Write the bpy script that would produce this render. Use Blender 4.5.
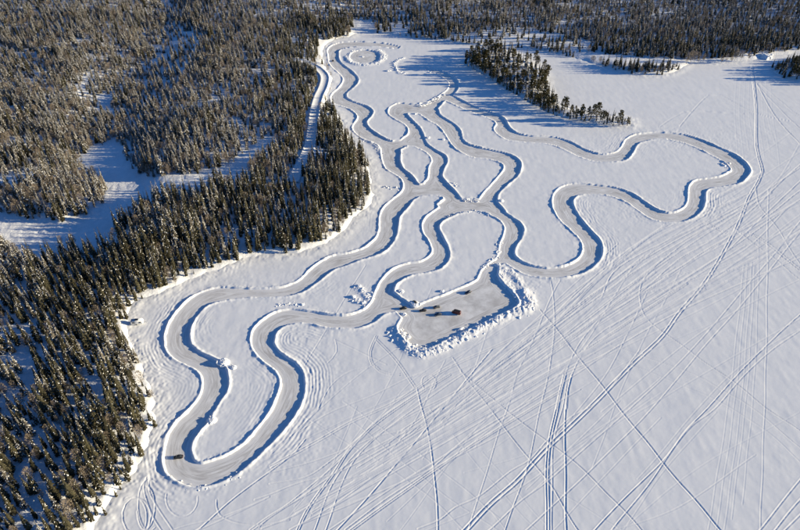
import bpy, math, random
import numpy as np
from mathutils import Vector

# ------------------------------------------------------------------ clear, camera, sky, sun, exposure
for o in list(bpy.data.objects):
    bpy.data.objects.remove(o)
scene = bpy.context.scene
COL = scene.collection
rad = math.radians

FPX = 622.0                 # focal length in pixels of the 800 px wide photograph (28 mm equivalent)
PITCH = rad(36.7)
CAMH = 250.0
cam_data = bpy.data.cameras.new('camera')
cam_data.sensor_width = 36.0
cam_data.lens = 36.0 * FPX / 800.0
cam_data.clip_start = 1.0
cam_data.clip_end = 20000.0
cam = bpy.data.objects.new('camera', cam_data)
cam.location = (0, 0, CAMH)
cam.rotation_euler = (math.pi / 2 - PITCH, 0, 0)
COL.objects.link(cam)
scene.camera = cam

SUN_EL = 12.0
world = bpy.data.worlds.new('World')
scene.world = world
world.use_nodes = True
wn = world.node_tree
sky = wn.nodes.new('ShaderNodeTexSky')
sky.sky_type = 'NISHITA'
sky.sun_disc = False
sky.sun_elevation = rad(SUN_EL)
sky.sun_rotation = rad(90)
sky.altitude = 400
sky.air_density = 1.0
sky.dust_density = 0.0
sky.ozone_density = 7.0
wn.links.new(sky.outputs['Color'], wn.nodes['Background'].inputs['Color'])
wn.nodes['Background'].inputs['Strength'].default_value = 0.085

sun_data = bpy.data.lights.new('sun', 'SUN')
sun_data.energy = 5.0
sun_data.angle = rad(0.5)
sun_data.color = (1.0, 0.865, 0.59)
sun = bpy.data.objects.new('sun', sun_data)
sun.rotation_euler = (0, rad(90 - SUN_EL), 0)
sun.location = (400, 300, 300)
COL.objects.link(sun)

scene.view_settings.view_transform = 'Standard'
scene.view_settings.look = 'None'
scene.view_settings.gamma = 1.0
scene.view_settings.exposure = 0.90
scene.render.engine = 'CYCLES'

# ------------------------------------------------------------------ survey: photo measurements <-> ground
CT, ST = math.cos(PITCH), math.sin(PITCH)

def ground(x, y, z=0.0):
    """world X, Y of a measured photo point on the level z (arrays or numbers)"""
    u = (np.asarray(x, float) - 400.0) / FPX
    v = (np.asarray(y, float) - 265.0) / FPX
    t = (CAMH - z) / (ST + v * CT)
    return u * t, (CT - v * ST) * t

def project(X, Y, Z):
    dz = np.asarray(Z, float) - CAMH
    w = CT * Y - ST * dz
    up = ST * Y + CT * dz
    return 400 + FPX * X / w, 265 - FPX * up / w, w

def pxm(y):
    return FPX * (ST + (y - 265.0) / FPX * CT) / CAMH

def sstep(a, b, x):
    t = np.clip((x - a) / (b - a), 0, 1)
    return t * t * (3 - 2 * t)

def _hash(xi, yi, seed):
    h = (xi * 374761393 + yi * 668265263 + seed * 1442695041) & 0xffffffff
    h = ((h ^ (h >> 13)) * 1274126177) & 0xffffffff
    return ((h ^ (h >> 16)) & 0xffff) / 65535.0

def vnoise(x, y, seed=0):
    xf, yf = np.floor(x), np.floor(y)
    xi, yi = xf.astype(np.int64), yf.astype(np.int64)
    fx, fy = x - xf, y - yf
    fx = fx * fx * (3 - 2 * fx); fy = fy * fy * (3 - 2 * fy)
    a, b = _hash(xi, yi, seed), _hash(xi + 1, yi, seed)
    c, d = _hash(xi, yi + 1, seed), _hash(xi + 1, yi + 1, seed)
    return (a * (1 - fx) + b * fx) * (1 - fy) + (c * (1 - fx) + d * fx) * fy

def smooth(pts, step=2.0, closed=False):
    """Catmull-Rom resample of a measured line"""
    P = [np.array(p, float) for p in pts]
    n = len(P)
    out = []
    rng = range(n if closed else n - 1)
    for i in rng:
        if closed:
            p0, p1, p2, p3 = P[(i - 1) % n], P[i], P[(i + 1) % n], P[(i + 2) % n]
        else:
            p1, p2 = P[i], P[i + 1]
            p0 = P[i - 1] if i > 0 else 2 * p1 - p2
            p3 = P[i + 2] if i + 2 < n else 2 * p2 - p1
        k = max(1, int(np.hypot(*(p2 - p1)) / step))
        for j in range(k):
            t = j / k
            out.append(0.5 * ((2 * p1) + (-p0 + p2) * t + (2 * p0 - 5 * p1 + 4 * p2 - p3) * t * t
                              + (-p0 + 3 * p1 - 3 * p2 + p3) * t ** 3))
    if not closed:
        out.append(P[-1])
    return np.array(out)

def in_poly(poly, x, y):
    """even-odd test for scattered points"""
    inside = np.zeros(np.shape(x), bool)
    n = len(poly)
    for i in range(n):
        x1, y1 = poly[i]; x2, y2 = poly[(i + 1) % n]
        if y1 == y2: continue
        c = ((y1 > y) != (y2 > y)) & (x < (x2 - x1) * (y - y1) / (y2 - y1) + x1)
        inside ^= c
    return inside

# ------------------------------------------------------------------ materials
def new_mat(name):
    m = bpy.data.materials.new(name); m.use_nodes = True
    return m, m.node_tree, m.node_tree.nodes['Principled BSDF']

def plain(name, col, rough=0.6, metal=0.0, spec=0.3):
    m, nt, b = new_mat(name)
    b.inputs['Base Color'].default_value = (*col, 1)
    b.inputs['Roughness'].default_value = rough
    b.inputs['Metallic'].default_value = metal
    b.inputs['Specular IOR Level'].default_value = spec
    return m

def noisy(name, c1, c2, scale, rough=0.8, bump=0.0, bdist=0.1, spec=0.15, per_object=0.0, detail=4):
    m, nt, b = new_mat(name)
    tc = nt.nodes.new('ShaderNodeTexCoord')
    no = nt.nodes.new('ShaderNodeTexNoise')
    no.inputs['Scale'].default_value = scale; no.inputs['Detail'].default_value = detail
    nt.links.new(tc.outputs['Object'], no.inputs['Vector'])
    r = nt.nodes.new('ShaderNodeValToRGB')
    r.color_ramp.elements[0].position = 0.32; r.color_ramp.elements[1].position = 0.68
    r.color_ramp.elements[0].color = (*c1, 1); r.color_ramp.elements[1].color = (*c2, 1)
    nt.links.new(no.outputs['Fac'], r.inputs['Fac'])
    col = r.outputs['Color']
    if per_object:
        oi = nt.nodes.new('ShaderNodeObjectInfo')
        mr = nt.nodes.new('ShaderNodeMapRange')
        mr.inputs['To Min'].default_value = 1 - per_object; mr.inputs['To Max'].default_value = 1 + per_object
        nt.links.new(oi.outputs['Random'], mr.inputs['Value'])
        mx = nt.nodes.new('ShaderNodeVectorMath'); mx.operation = 'SCALE'
        nt.links.new(col, mx.inputs[0]); nt.links.new(mr.outputs['Result'], mx.inputs['Scale'])
        col = mx.outputs['Vector']
    nt.links.new(col, b.inputs['Base Color'])
    b.inputs['Roughness'].default_value = rough
    b.inputs['Specular IOR Level'].default_value = spec
    if bump:
        n2 = nt.nodes.new('ShaderNodeTexNoise')
        n2.inputs['Scale'].default_value = scale * 2.2; n2.inputs['Detail'].default_value = 6
        nt.links.new(tc.outputs['Object'], n2.inputs['Vector'])
        bu = nt.nodes.new('ShaderNodeBump'); bu.inputs['Strength'].default_value = bump
        bu.inputs['Distance'].default_value = bdist
        nt.links.new(n2.outputs['Fac'], bu.inputs['Height']); nt.links.new(bu.outputs['Normal'], b.inputs['Normal'])
    return m

M = {}
M['snow'] = noisy('lake_snow', (0.79, 0.795, 0.81), (0.83, 0.83, 0.84), 0.06, 0.75, 0.35, 0.12, 0.2)
M['land_snow'] = noisy('land_snow', (0.76, 0.765, 0.78), (0.84, 0.84, 0.85), 0.25, 0.8, 0.6, 0.5, 0.15)
M['clod'] = noisy('clod_snow', (0.79, 0.795, 0.81), (0.85, 0.85, 0.86), 1.2, 0.75, 0.5, 0.1, 0.2)
M['tree_snow'] = noisy('tree_snow', (0.66, 0.65, 0.64), (0.84, 0.83, 0.82), 0.8, 0.8)
M['needle'] = noisy('spruce_needles', (0.030, 0.030, 0.017), (0.098, 0.084, 0.049), 1.1, 0.75, per_object=0.35)
M['needle_frost'] = noisy('frosted_needles', (0.050, 0.045, 0.033), (0.21, 0.182, 0.145), 0.7, 0.8, per_object=0.35)
M['pine'] = noisy('pine_needles', (0.045, 0.042, 0.016), (0.12, 0.095, 0.04), 0.8, 0.75, per_object=0.25)
M['bark'] = noisy('bark', (0.05, 0.035, 0.022), (0.12, 0.08, 0.05), 2.0, 0.9)
M['pine_bark'] = noisy('pine_bark', (0.10, 0.055, 0.03), (0.22, 0.12, 0.06), 2.0, 0.9)
M['twig'] = noisy('birch_twigs', (0.14, 0.11, 0.08), (0.36, 0.30, 0.245), 0.7, 0.85, per_object=0.25)
M['birch_bark'] = noisy('birch_bark', (0.12, 0.09, 0.07), (0.42, 0.38, 0.34), 1.5, 0.8)
M['tyre'] = plain('tyre', (0.015, 0.015, 0.015), 0.8)
M['rim'] = plain('rim', (0.35, 0.35, 0.36), 0.35, 0.9)
M['glass'] = plain('window_glass', (0.02, 0.025, 0.03), 0.08, 0.0, 0.6)
M['lamp'] = plain('headlamp', (0.7, 0.7, 0.68), 0.15)
M['tail'] = plain('tail_lamp', (0.45, 0.02, 0.015), 0.25)
M['plastic'] = plain('black_plastic', (0.02, 0.02, 0.022), 0.6)
M['white_paint'] = noisy('caravan_white', (0.74, 0.74, 0.73), (0.80, 0.80, 0.79), 1.0, 0.35)
M['steel'] = plain('galvanised_steel', (0.35, 0.36, 0.37), 0.45, 0.8)

def ice_material():
    m, nt, b = new_mat('ploughed_ice')
    N, Lk = nt.nodes, nt.links
    at = N.new('ShaderNodeAttribute'); at.attribute_name = 'edge_dist'
    geo = N.new('ShaderNodeNewGeometry')
    sep = N.new('ShaderNodeSeparateXYZ'); Lk.new(geo.outputs['Position'], sep.inputs[0])
    def mul(sock, k):
        n = N.new('ShaderNodeMath'); n.operation = 'MULTIPLY'
        Lk.new(sock, n.inputs[0]); n.inputs[1].default_value = k
        return n.outputs[0]
    cmb = N.new('ShaderNodeCombineXYZ')
    mxn = N.new('ShaderNodeMath'); mxn.operation = 'MAXIMUM'; Lk.new(at.outputs['Fac'], mxn.inputs[0]); mxn.inputs[1].default_value = -7.5
    Lk.new(mxn.outputs[0], cmb.inputs[0])
    Lk.new(mul(sep.outputs[0], 0.09), cmb.inputs[1]); Lk.new(mul(sep.outputs[1], 0.09), cmb.inputs[2])
    streak = N.new('ShaderNodeTexNoise'); streak.inputs['Scale'].default_value = 1.0
    streak.inputs['Detail'].default_value = 5; streak.inputs['Roughness'].default_value = 0.65
    Lk.new(cmb.outputs[0], streak.inputs['Vector'])
    ramp = N.new('ShaderNodeValToRGB')
    ramp.color_ramp.elements[0].position = 0.36; ramp.color_ramp.elements[1].position = 0.64
    ramp.color_ramp.elements[0].color = (0.53, 0.51, 0.49, 1); ramp.color_ramp.elements[1].color = (0.84, 0.825, 0.805, 1)
    Lk.new(streak.outputs['Fac'], ramp.inputs['Fac'])
    # loose snow swept against the edges of the ploughed lane
    blot = N.new('ShaderNodeTexNoise'); blot.inputs['Scale'].default_value = 0.35; blot.inputs['Detail'].default_value = 4
    Lk.new(geo.outputs['Position'], blot.inputs['Vector'])
    ad = N.new('ShaderNodeMath'); ad.operation = 'MULTIPLY_ADD'
    Lk.new(blot.outputs['Fac'], ad.inputs[0]); ad.inputs[1].default_value = 4.0; Lk.new(at.outputs['Fac'], ad.inputs[2])
    mr = N.new('ShaderNodeMapRange'); mr.inputs['From Min'].default_value = -2.0; mr.inputs['From Max'].default_value = 2.0
    Lk.new(ad.outputs[0], mr.inputs['Value'])
    mix = N.new('ShaderNodeMix'); mix.data_type = 'RGBA'
    Lk.new(mr.outputs['Result'], mix.inputs['Factor'])
    Lk.new(ramp.outputs['Color'], mix.inputs['A']); mix.inputs['B'].default_value = (0.76, 0.755, 0.76, 1)
    Lk.new(mix.outputs['Result'], b.inputs['Base Color'])
    b.inputs['Roughness'].default_value = 0.6
    b.inputs['Specular IOR Level'].default_value = 0.25
    bu = N.new('ShaderNodeBump'); bu.inputs['Strength'].default_value = 0.25; bu.inputs['Distance'].default_value = 0.15
    Lk.new(streak.outputs['Fac'], bu.inputs['Height']); Lk.new(bu.outputs['Normal'], b.inputs['Normal'])
    return m
M['ice'] = ice_material()

# ------------------------------------------------------------------ object helpers
def tag(o, label=None, cat=None, group=None, kind=None):
    if label: o['label'] = label
    if cat: o['category'] = cat
    if group: o['group'] = group
    if kind: o['kind'] = kind
    return o

def link(name, mesh, parent=None, loc=(0, 0, 0), rz=0.0, scale=None):
    o = bpy.data.objects.new(name, mesh)
    COL.objects.link(o)
    o.location = loc
    o.rotation_euler = (0, 0, rz)
    if scale is not None: o.scale = scale
    if parent: o.parent = parent
    return o

class MB:
    """collects shapes into one mesh"""
    def __init__(self): self.v, self.f, self.m = [], [], []
    def add(self, verts, faces, mi=0):
        b = len(self.v)
        self.v += [tuple(p) for p in verts]
        self.f += [tuple(i + b for i in f) for f in faces]
        self.m += [mi] * len(faces)
    def box(self, x0, x1, y0, y1, z0, z1):
        self.add([(x0,y0,z0),(x1,y0,z0),(x1,y1,z0),(x0,y1,z0),(x0,y0,z1),(x1,y0,z1),(x1,y1,z1),(x0,y1,z1)],
                 [(0,3,2,1),(4,5,6,7),(0,1,5,4),(1,2,6,5),(2,3,7,6),(3,0,4,7)])
    def rings(self, rings, cap=True):
        n = len(rings[0]); vs = [p for r in rings for p in r]; fs = []
        for k in range(len(rings) - 1):
            for i in range(n):
                j = (i + 1) % n
                fs.append((k*n+i, k*n+j, (k+1)*n+j, (k+1)*n+i))
        if cap:
            fs.append(tuple(range(n - 1, -1, -1))); fs.append(tuple((len(rings)-1)*n + i for i in range(n)))
        self.add(vs, fs)
    def cyl(self, p, axis, r, half, n=14):
        rs = []
        for s in (-half, half):
            ring = []
            for i in range(n):
                a = 2*math.pi*i/n; c, d = r*math.cos(a), r*math.sin(a)
                ring.append((p[0]+c, p[1]+s, p[2]+d) if axis == 'y' else ((p[0]+c, p[1]+d, p[2]+s) if axis == 'z' else (p[0]+s, p[1]+c, p[2]+d)))
            rs.append(ring)
        self.rings(rs)
    def mesh(self, name, mats, smooth_=False):
        me = bpy.data.meshes.new(name)
        me.from_pydata(self.v, [], self.f)
        for m in (mats if isinstance(mats, (list, tuple)) else [mats]): me.materials.append(m)
        if len(set(self.m)) > 1: me.polygons.foreach_set('material_index', self.m)
        if smooth_: me.polygons.foreach_set('use_smooth', [True] * len(me.polygons))
        me.update()
        return me

def fast_mesh(name, co, quads, mat, attrs=None, smooth_=True):
    me = bpy.data.meshes.new(name)
    nv, nf = len(co), len(quads)
    me.vertices.add(nv); me.vertices.foreach_set('co', co.astype(np.float32).ravel())
    me.loops.add(nf * 4); me.loops.foreach_set('vertex_index', quads.astype(np.int32).ravel())
    me.polygons.add(nf)
    me.polygons.foreach_set('loop_start', np.arange(0, nf * 4, 4, dtype=np.int32))
    if smooth_: me.polygons.foreach_set('use_smooth', np.ones(nf, bool))
    for k, v in (attrs or {}).items():
        a = me.attributes.new(k, 'FLOAT', 'POINT'); a.data.foreach_set('value', v.astype(np.float32))
    me.materials.append(mat)
    me.update(calc_edges=True); me.validate()
    return me

class Grid:
    """sheet whose mesh gets finer towards the viewer"""
    def __init__(self, x0, x1, y0, y1, step):
        self.x0, self.y0, self.step = x0, y0, step
        self.px = np.arange(x0, x1 + step, step); self.py = np.arange(y0, y1 + step, step)
        self.PX, self.PY = np.meshgrid(self.px, self.py)
        self.X, self.Y = ground(self.PX, self.PY)
        self.shape = self.X.shape
    def sl(self, xa, xb, ya, yb, marg):
        s = pxm(min(ya, yb)); s2 = pxm(max(ya, yb) + 10)
        mx = marg * s2 + 1; my = marg * s2 + 1
        i0 = max(0, int((min(xa, xb) - mx - self.x0) / self.step)); i1 = min(self.shape[1], int((max(xa, xb) + mx - self.x0) / self.step) + 2)
        j0 = max(0, int((min(ya, yb) - my - self.y0) / self.step)); j1 = min(self.shape[0], int((max(ya, yb) + my - self.y0) / self.step) + 2)
        return slice(j0, max(j1, j0)), slice(i0, max(i1, i0))
    def inside(self, poly):
        ins = np.zeros(self.shape, bool)
        n = len(poly)
        for k in range(n):
            x1, y1 = poly[k]; x2, y2 = poly[(k + 1) % n]
            if y1 == y2: continue
            ya, yb = min(y1, y2), max(y1, y2)
            j0 = max(0, int(math.floor((ya - self.y0) / self.step))); j1 = min(self.shape[0], int((yb - self.y0) / self.step) + 2)
            if j1 <= j0: continue
            yy = self.py[j0:j1]
            ok = (y1 > yy) != (y2 > yy)
            xi = (x2 - x1) * (yy - y1) / (y2 - y1) + x1
            ins[j0:j1] ^= ok[:, None] & (self.px[None, :] < xi[:, None])
        return ins
    def seg_dist(self, D, p, q, marg):
        a = self.sl(p[0], q[0], p[1], q[1], marg)
        if a[0].stop <= a[0].start or a[1].stop <= a[1].start: return
        X, Y = self.X[a], self.Y[a]
        ax, ay = ground(*p); bx, by = ground(*q)
        dx, dy = bx - ax, by - ay
        L = dx * dx + dy * dy + 1e-9
        t = np.clip(((X - ax) * dx + (Y - ay) * dy) / L, 0, 1)
        d = np.hypot(X - ax - t * dx, Y - ay - t * dy)
        D[a] = np.minimum(D[a], d)
    def build(self, name, Z, keep, mat, attrs=None):
        """keep: bool per vertex; a cell is kept when any of its corners is"""
        c = keep[:-1, :-1] | keep[1:, :-1] | keep[:-1, 1:] | keep[1:, 1:]
        ny, nx = self.shape
        idx = np.arange(ny * nx).reshape(ny, nx)
        q = np.stack([idx[1:, :-1][c], idx[1:, 1:][c], idx[:-1, 1:][c], idx[:-1, :-1][c]], 1)
        used = np.unique(q)
        remap = np.zeros(ny * nx, np.int64); remap[used] = np.arange(len(used))
        co = np.stack([self.X.ravel()[used], self.Y.ravel()[used], Z.ravel()[used]], 1)
        at = {k: v.ravel()[used] for k, v in (attrs or {}).items()}
        return fast_mesh(name, co, remap[q], mat, at)

# ------------------------------------------------------------------ measured outlines
SHORE_MAIN = [(84,640),(88,590),(100,545),(106,529),(122,500),(138,478),(152,450),(161,428),(162,410),(155,384),(147,363),(134,340),(132,322),
    (139,304),(163,296),(190,283),(221,272),(251,260),(277,257),(298,255),(313,251),(329,246),(345,234),(356,221),(366,213),
    (374,205),(377,195),(375,184),(371,163),(364,153),(356,143),(350,132),(340,114),(331,107),(329,99),(329,93),(335,84),(335,78),
    (327,65),(325,55),(327,46),(339,40),(352,38),(357,35),(373,34),(392,36),(410,38.5),(433,40),(454,44.5),(480,47),(516,49),(550,54),
    (577,60.5),(604,68.5),(627,75),(650,77.5),(671,75),(683,69.5),(689,65.6),(719,64.5),(752,62),(767,59),(800,55),(880,52)]
LAND_MAIN = list(smooth(SHORE_MAIN, 4)) + [(1100, 40), (1100, -120), (-300, -120), (-300, 640)]
LAND_PEN = list(smooth([(462,62),(473,54.5),(485,48),(503,49.5),(516,54),(534,62.8),(547,74),(547,85),(552,97),(563,106),(595,113),(626,118),
    (636,122),(633,127.5),(606,126),(586,123.5),(557,118),(528,103),(505,90),(482,75),(467,67.5)], 4, True))
LAND_RIGHT = list(smooth([(769,71),(777,77),(792,81.5),(830,86),(900,90),(960,80),(960,62),(860,60),(810,58),(780,62)], 4, True))
LANDS = [LAND_MAIN, LAND_PEN, LAND_RIGHT]

def land_dist_points(X, Y, px, py):
    """signed metres inside land (+) for scattered points whose level-0 photo coordinates are px,py"""
    D = np.full(np.shape(X), 1e9); ins = np.zeros(np.shape(X), bool)
    for poly in LANDS:
        ins |= in_poly(poly, px, py)
        for k in range(len(poly)):
            p, q = poly[k], poly[(k + 1) % len(poly)]
            ax, ay = ground(*p); bx, by = ground(*q)
            dx, dy = bx - ax, by - ay
            t = np.clip(((X - ax) * dx + (Y - ay) * dy) / (dx*dx + dy*dy + 1e-9), 0, 1)
            D = np.minimum(D, np.hypot(X - ax - t*dx, Y - ay - t*dy))
    return np.where(ins, D, -D)

VALLEY = [ground(*p) for p in smooth([(185,0),(165,22),(150,50),(135,80),(112,110),(104,150)], 6)]

POND = [ground(*p) for p in smooth([(-80,228),(0,232),(50,246),(88,230),(112,205),(115,180),(104,158)], 8)]
def land_height(X, Y, d):
    dd = np.maximum(d, 0)
    z = -1.2 + 3.5 * sstep(-1.5, 7.5, d + 3.0*(vnoise(X/7, Y/7, 41) - .5)) + 1.4 * sstep(4, 25, d)
    inland = sstep(260, 700, Y) * sstep(-30, -420, X)
    z = z + 5.5 * (1 - np.exp(-dd / 200.0)) * sstep(-60, -330, X) * (0.35 + 0.65 * inland)
    z = z + 26 * sstep(600, 1250, Y) * sstep(0, 120, dd) * sstep(500, -300, X)
    z = z + 34 * sstep(980, 1500, Y) * sstep(20, 260, dd)
    z = z + 26 * sstep(150, 900, X) * sstep(820, 1200, Y) * sstep(20, 200, dd)  # rise to an unseen crest on the right, added to shade the far hillside
    dv = np.full(np.shape(X), 1e9)
    for (ax, ay), (bx, by) in zip(VALLEY[:-1], VALLEY[1:]):
        dx, dy = bx - ax, by - ay
        t = np.clip(((X - ax)*dx + (Y - ay)*dy) / (dx*dx + dy*dy), 0, 1)
        dv = np.minimum(dv, np.hypot(X - ax - t*dx, Y - ay - t*dy))
    z = z - 9 * np.exp(-(dv / 50.0) ** 2) * sstep(20, 90, dd)
    dv = np.full(np.shape(X), 1e9)
    for (ax, ay), (bx, by) in zip(POND[:-1], POND[1:]):
        dx, dy = bx - ax, by - ay
        t = np.clip(((X - ax)*dx + (Y - ay)*dy) / (dx*dx + dy*dy), 0, 1)
        dv = np.minimum(dv, np.hypot(X - ax - t*dx, Y - ay - t*dy))
    z = z - 5.0 * (1 - sstep(14, 42, dv)) * sstep(20, 70, dd)
    m = sstep(3, 20, d)
    z = z + m * (1.8 * (vnoise(X / 60, Y / 60, 5) - 0.5) + 0.6 * (vnoise(X / 9, Y / 9, 6) - 0.5))
    z = z + sstep(0, 3, d) * (0.8 * (vnoise(X / 3.2, Y / 3.2, 7) - 0.4) + .45 * (vnoise(X / 1.4, Y / 1.4, 42) - .4))
    return z

# ---- track outlines (left and right edge of every ploughed lane, then yard, circle and junction patches)
R1L = [(328,50),(328.5,56),(330.5,65),(342,76),(343.6,81.5),(339.6,88),(333,94),(331,98.6),(334.3,103.9),(348.9,108.5),(356.8,114.4),(358.1,119),
 (354.8,123.7),(352.8,128.3),(355.5,133),(363.4,138.9),(374,142.8),(380.6,148),(382,156),(383,160.6),(386.3,168.5),(395.6,174.4),(402.2,179.7),
 (404.2,185.7),(402.2,192.3),(393.6,199.5),(384.3,208),(380.4,217),(379.7,229.8),(376.4,238.4),(367.2,247),(358,251),(345.9,254.3),(334,256),
 (323.4,261),(311.5,269.5),(302,279),(292.8,284.5),(279.6,288.3),(259.8,289.6),(240,289),(226,288),(213.4,289.2),(200,293.8),(188.3,301),
 (176.4,313.6),(169.8,324.2),(166.5,333.4),(165.9,341),(167.2,349.2),(173.8,358),(185.7,364.4),(194.9,369),(201.5,375),(203.5,383.6),(201.5,394.2),
 (194.9,404.7),(187.5,413),(176,424),(169,435.5),(165.5,447.4),(164,459.2),(166.5,471),(175.5,479.6),(187.4,485.2),(200.9,486.8),(217.9,482.8),
 (234.9,475),(250.4,463),(267.4,446.5),(284.3,428.7),(297,411),(302.7,396.8),(304,384.9),(302.7,374.3),(296.8,365),(286.2,357.8),(278.3,351.9),
 (273.7,345.3),(274,338.5),(276.5,332.5),(283.6,326.8),(295.5,323.5),(310,323.5),(325,327),(343,328.3),(357.7,328),(371,323.5),(381.5,316.2),
 (388,311),(390,300),(393.4,290.5),(396,284.5),(404,278.6),(414.5,274.5),(429.3,272),(441.2,268),(448.4,258.9),(447.8,248.3),(442.5,237.7),
 (438.5,228.5),(441.2,222.5),(450,217.3),(462,212)]
R1R = [(338.3,54),(338.3,58.4),(341,63.7),(351.5,71.6),(357.5,78.2),(357.5,82.8),(352.8,88),(346.9,92.7),(346.2,98),(354.2,102.5),(366,106.5),
 (372.7,111.8),(370,117.7),(366,122.4),(368.7,128.3),(376.6,134.3),(387.2,140.2),(393,142),(398,146),(400,152.6),(399.5,160.6),(402.8,169.2),
 (410.8,175.8),(416,182.4),(420,190),(418,197),(413.4,199.5),(408.1,206.8),(402.2,213.4),(398.9,218),(397.6,226),(395.6,236.4),(389.6,246.3),
 (381.7,253),(368.5,257.6),(359,260.5),(345.9,265.5),(334,269.6),(319.3,280.6),(308.7,288.5),(298,293.8),(286,296.4),(266.4,297.4),(250,297.3),
 (232,299.2),(216,302.4),(205.5,307),(197.6,315),(191.6,325.5),(189.4,334.7),(190,342),(193.6,348),(202.8,354.5),(212,358.5),(221.3,363.8),
 (226.6,371.7),(227.9,383.6),(226,392.8),(220,400.8),(214.7,409.5),(207.7,421.9),(199.2,432),(192.4,442.3),(190.7,452.4),(194.1,460.9),
 (200.9,464.3),(214.5,460.9),(229.8,454.6),(245.3,444),(258.9,428.7),(270.7,413),(278.3,396.8),(281.6,386.2),(281,378.3),(275.7,370.4),
 (265,361.8),(255.9,352.5),(251.9,343),(252,337),(254.5,329.4),(263.8,320.2),(275.7,313),(288.9,310.3),(303.4,311),(316.6,313),(331,315.6),
 (347.2,316),(361.7,311.6),(371,304.3),(375.6,293.8),(381.5,281.9),(392,271),(405.5,264.8),(420,262.5),(429.3,257.6),(433.2,251),(430,241.7),
 (424,232.5),(423.3,224),(427,217.4),(435,211.5),(441,206.8),(447,202)]
R2L = [(421,105.9),(406,103.9),(397,104.2),(390,108.5),(389,113.8),(394.5,118.4),(405,124.3),(409,129.6),(408.4,134.9),(402.5,139.5),(399,144),
 (403,147.2),(408.4,144.8),(415.7,146.8),(428,153.5),(432.6,160.6),(430,167.2),(428.6,179),(425.3,182.4),(424,189),(428,194.5),(435.9,195),(443.8,197.6),
 (445,203),(447,212),(453.2,214.7),(466,211.4),(482,210.8),(490,213)]
R2R = [(424,113.5),(411.7,112.8),(406.4,114.4),(413,121.7),(419.6,128.3),(423,135),(426.2,143.5),(435.5,150.8),(444.7,156),(446.8,162),(442.6,171),(442,177.7),
 (448,185),(455.8,193),(461.8,200.2),(470.4,199.5),(479.6,200.2),(490,200)]
R3L = [(411.7,112.8),(419.6,113.8),(428.9,120.4),(436.8,124.3),(443.4,131),(448.7,138.9),(455.3,148.1),(466.4,154.6),(475.7,157.8),(484.9,158.6),
 (496.8,161.2),(503.4,164.5),(504.7,169.2),(500.8,175),(491.5,185.7),(484.3,193.6),(480,200),(478.5,206),(482.3,210.8),(490.2,214.7),(500.8,220.6),
 (505.4,227.2),(504.7,235),(501.4,243),(500,251),(503,260),(514,268),(527,274.7),(546,277.7),(563.6,277.5),(579.4,274.2),(591.3,268.2),
 (599.3,259.6),(601.9,250.4),(599.3,241),(590.2,230.8),(581,220.2),(574.3,209.6),(572.4,201.7),(575.7,197),(583.6,194.4),(599.4,194.4),
 (614,197),(627.2,202.4),(640,211.4),(650,218.2),(660.8,221.5),(674,222.2),(688,220),(699.6,212.3),(704.3,203),(704.9,192.5),(711.5,187.8),
 (726,185.9),(739.3,183.2),(745.9,178),(749.8,171.3),(744.5,162.8),(734,155),(719.4,148.3),(706,142.4),(693,137.7),(679.8,134.4),(660,133),
 (645.9,133.8),(634,135.8),(626,140.4),(621.4,148.3),(615.5,153),(603.6,155),(593,153),(582.5,149),(573,143.7),(565.9,140.9),(554,137.6),
 (539.4,136.9),(527.6,136.2),(515.7,133),(508.4,127),(503.8,119),(493,113.5),(478,108.5),(464,102),(451,95)]
R3R = [(419.6,105.9),(431,107),(438,110.5),(439,114.8),(446,119.7),(455.3,125.7),(460.6,132.3),(461.9,138.9),(467.2,144.2),(480,148.1),(496.8,151.8),
 (506,154),(515.3,158),(520.6,164.5),(518,175),(508.7,183.7),(499.4,192.3),(496.8,198.9),(496.8,206.8),(510,216.6),(519.3,223.2),(523.2,229.8),
 (520.6,239),(515.3,247),(514,255),(519.3,260.9),(531.9,266.2),(546.4,268.9),(561,267.6),(572.8,263.6),(580.8,257.6),(583.4,249),(580.8,239.8),
 (570.4,229.4),(559.8,218.9),(553.9,208.3),(553.2,199),(557.2,191),(566.4,185.9),(579.6,184.3),(595.5,185.7),(613.2,187.8),(626.4,191.8),
 (635.7,196.4),(645,203),(655.5,209.6),(666,213.3),(675.3,213),(684.5,208.3),(688.5,201.7),(688.7,193.8),(690,186.5),(695.7,181.2),(706.2,179.2),
 (719.4,177.3),(728.7,173.3),(732,170.8),(730,166.8),(723.4,161.5),(712.8,155.6),(699.6,149),(686.4,143.7),(673.2,140.4),(660,138.7),
 (645.9,141),(637.3,144.3),(632.7,152.3),(627.4,158.9),(619.4,161.5),(603.6,162.2),(590.4,160.2),(577.2,155.6),(560,147.5),(546,143.5),
 (532.8,142.8),(518.3,141.5),(509,140.2),(499.8,135.6),(494.5,129.6),(497,124),(490,118.5),(475,113.5),(460,107),(445,100)]
R4L = [(331,62),(328.5,56),(328,50),(333,45.5),(345,42.5),(365,42.2),(385,43.8),(400,47)]
R4R = [(338.3,58.4),(338,53),(341,49.5),(350,47.5),(365,46.6),(383,47.2),(398,49)]
R5L = [(426,68.5),(440,71),(452,76.5),(458,83),(456.5,91),(448,98),(438,106)]
R5R = [(426,70.5),(438,74.5),(447,80),(450,85),(447,91),(438,97.5),(426,105)]
PIT = smooth([(418,306),(450,293.5),(478,280.5),(483,271),(493,268),(496,275),(501,283),(510,292),(517,301),(514.5,307.5),(492,318),(466,330.5),(446,340),(430,347.5),
 (414,346.5),(403,337),(398.5,328),(402,320),(406,313)], 2.0, True)
CIRCLE = [(364.7 + 15 * math.cos(2*math.pi*k/40), 57 + 6.6 * math.sin(2*math.pi*k/40)) for k in range(40)]
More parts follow.
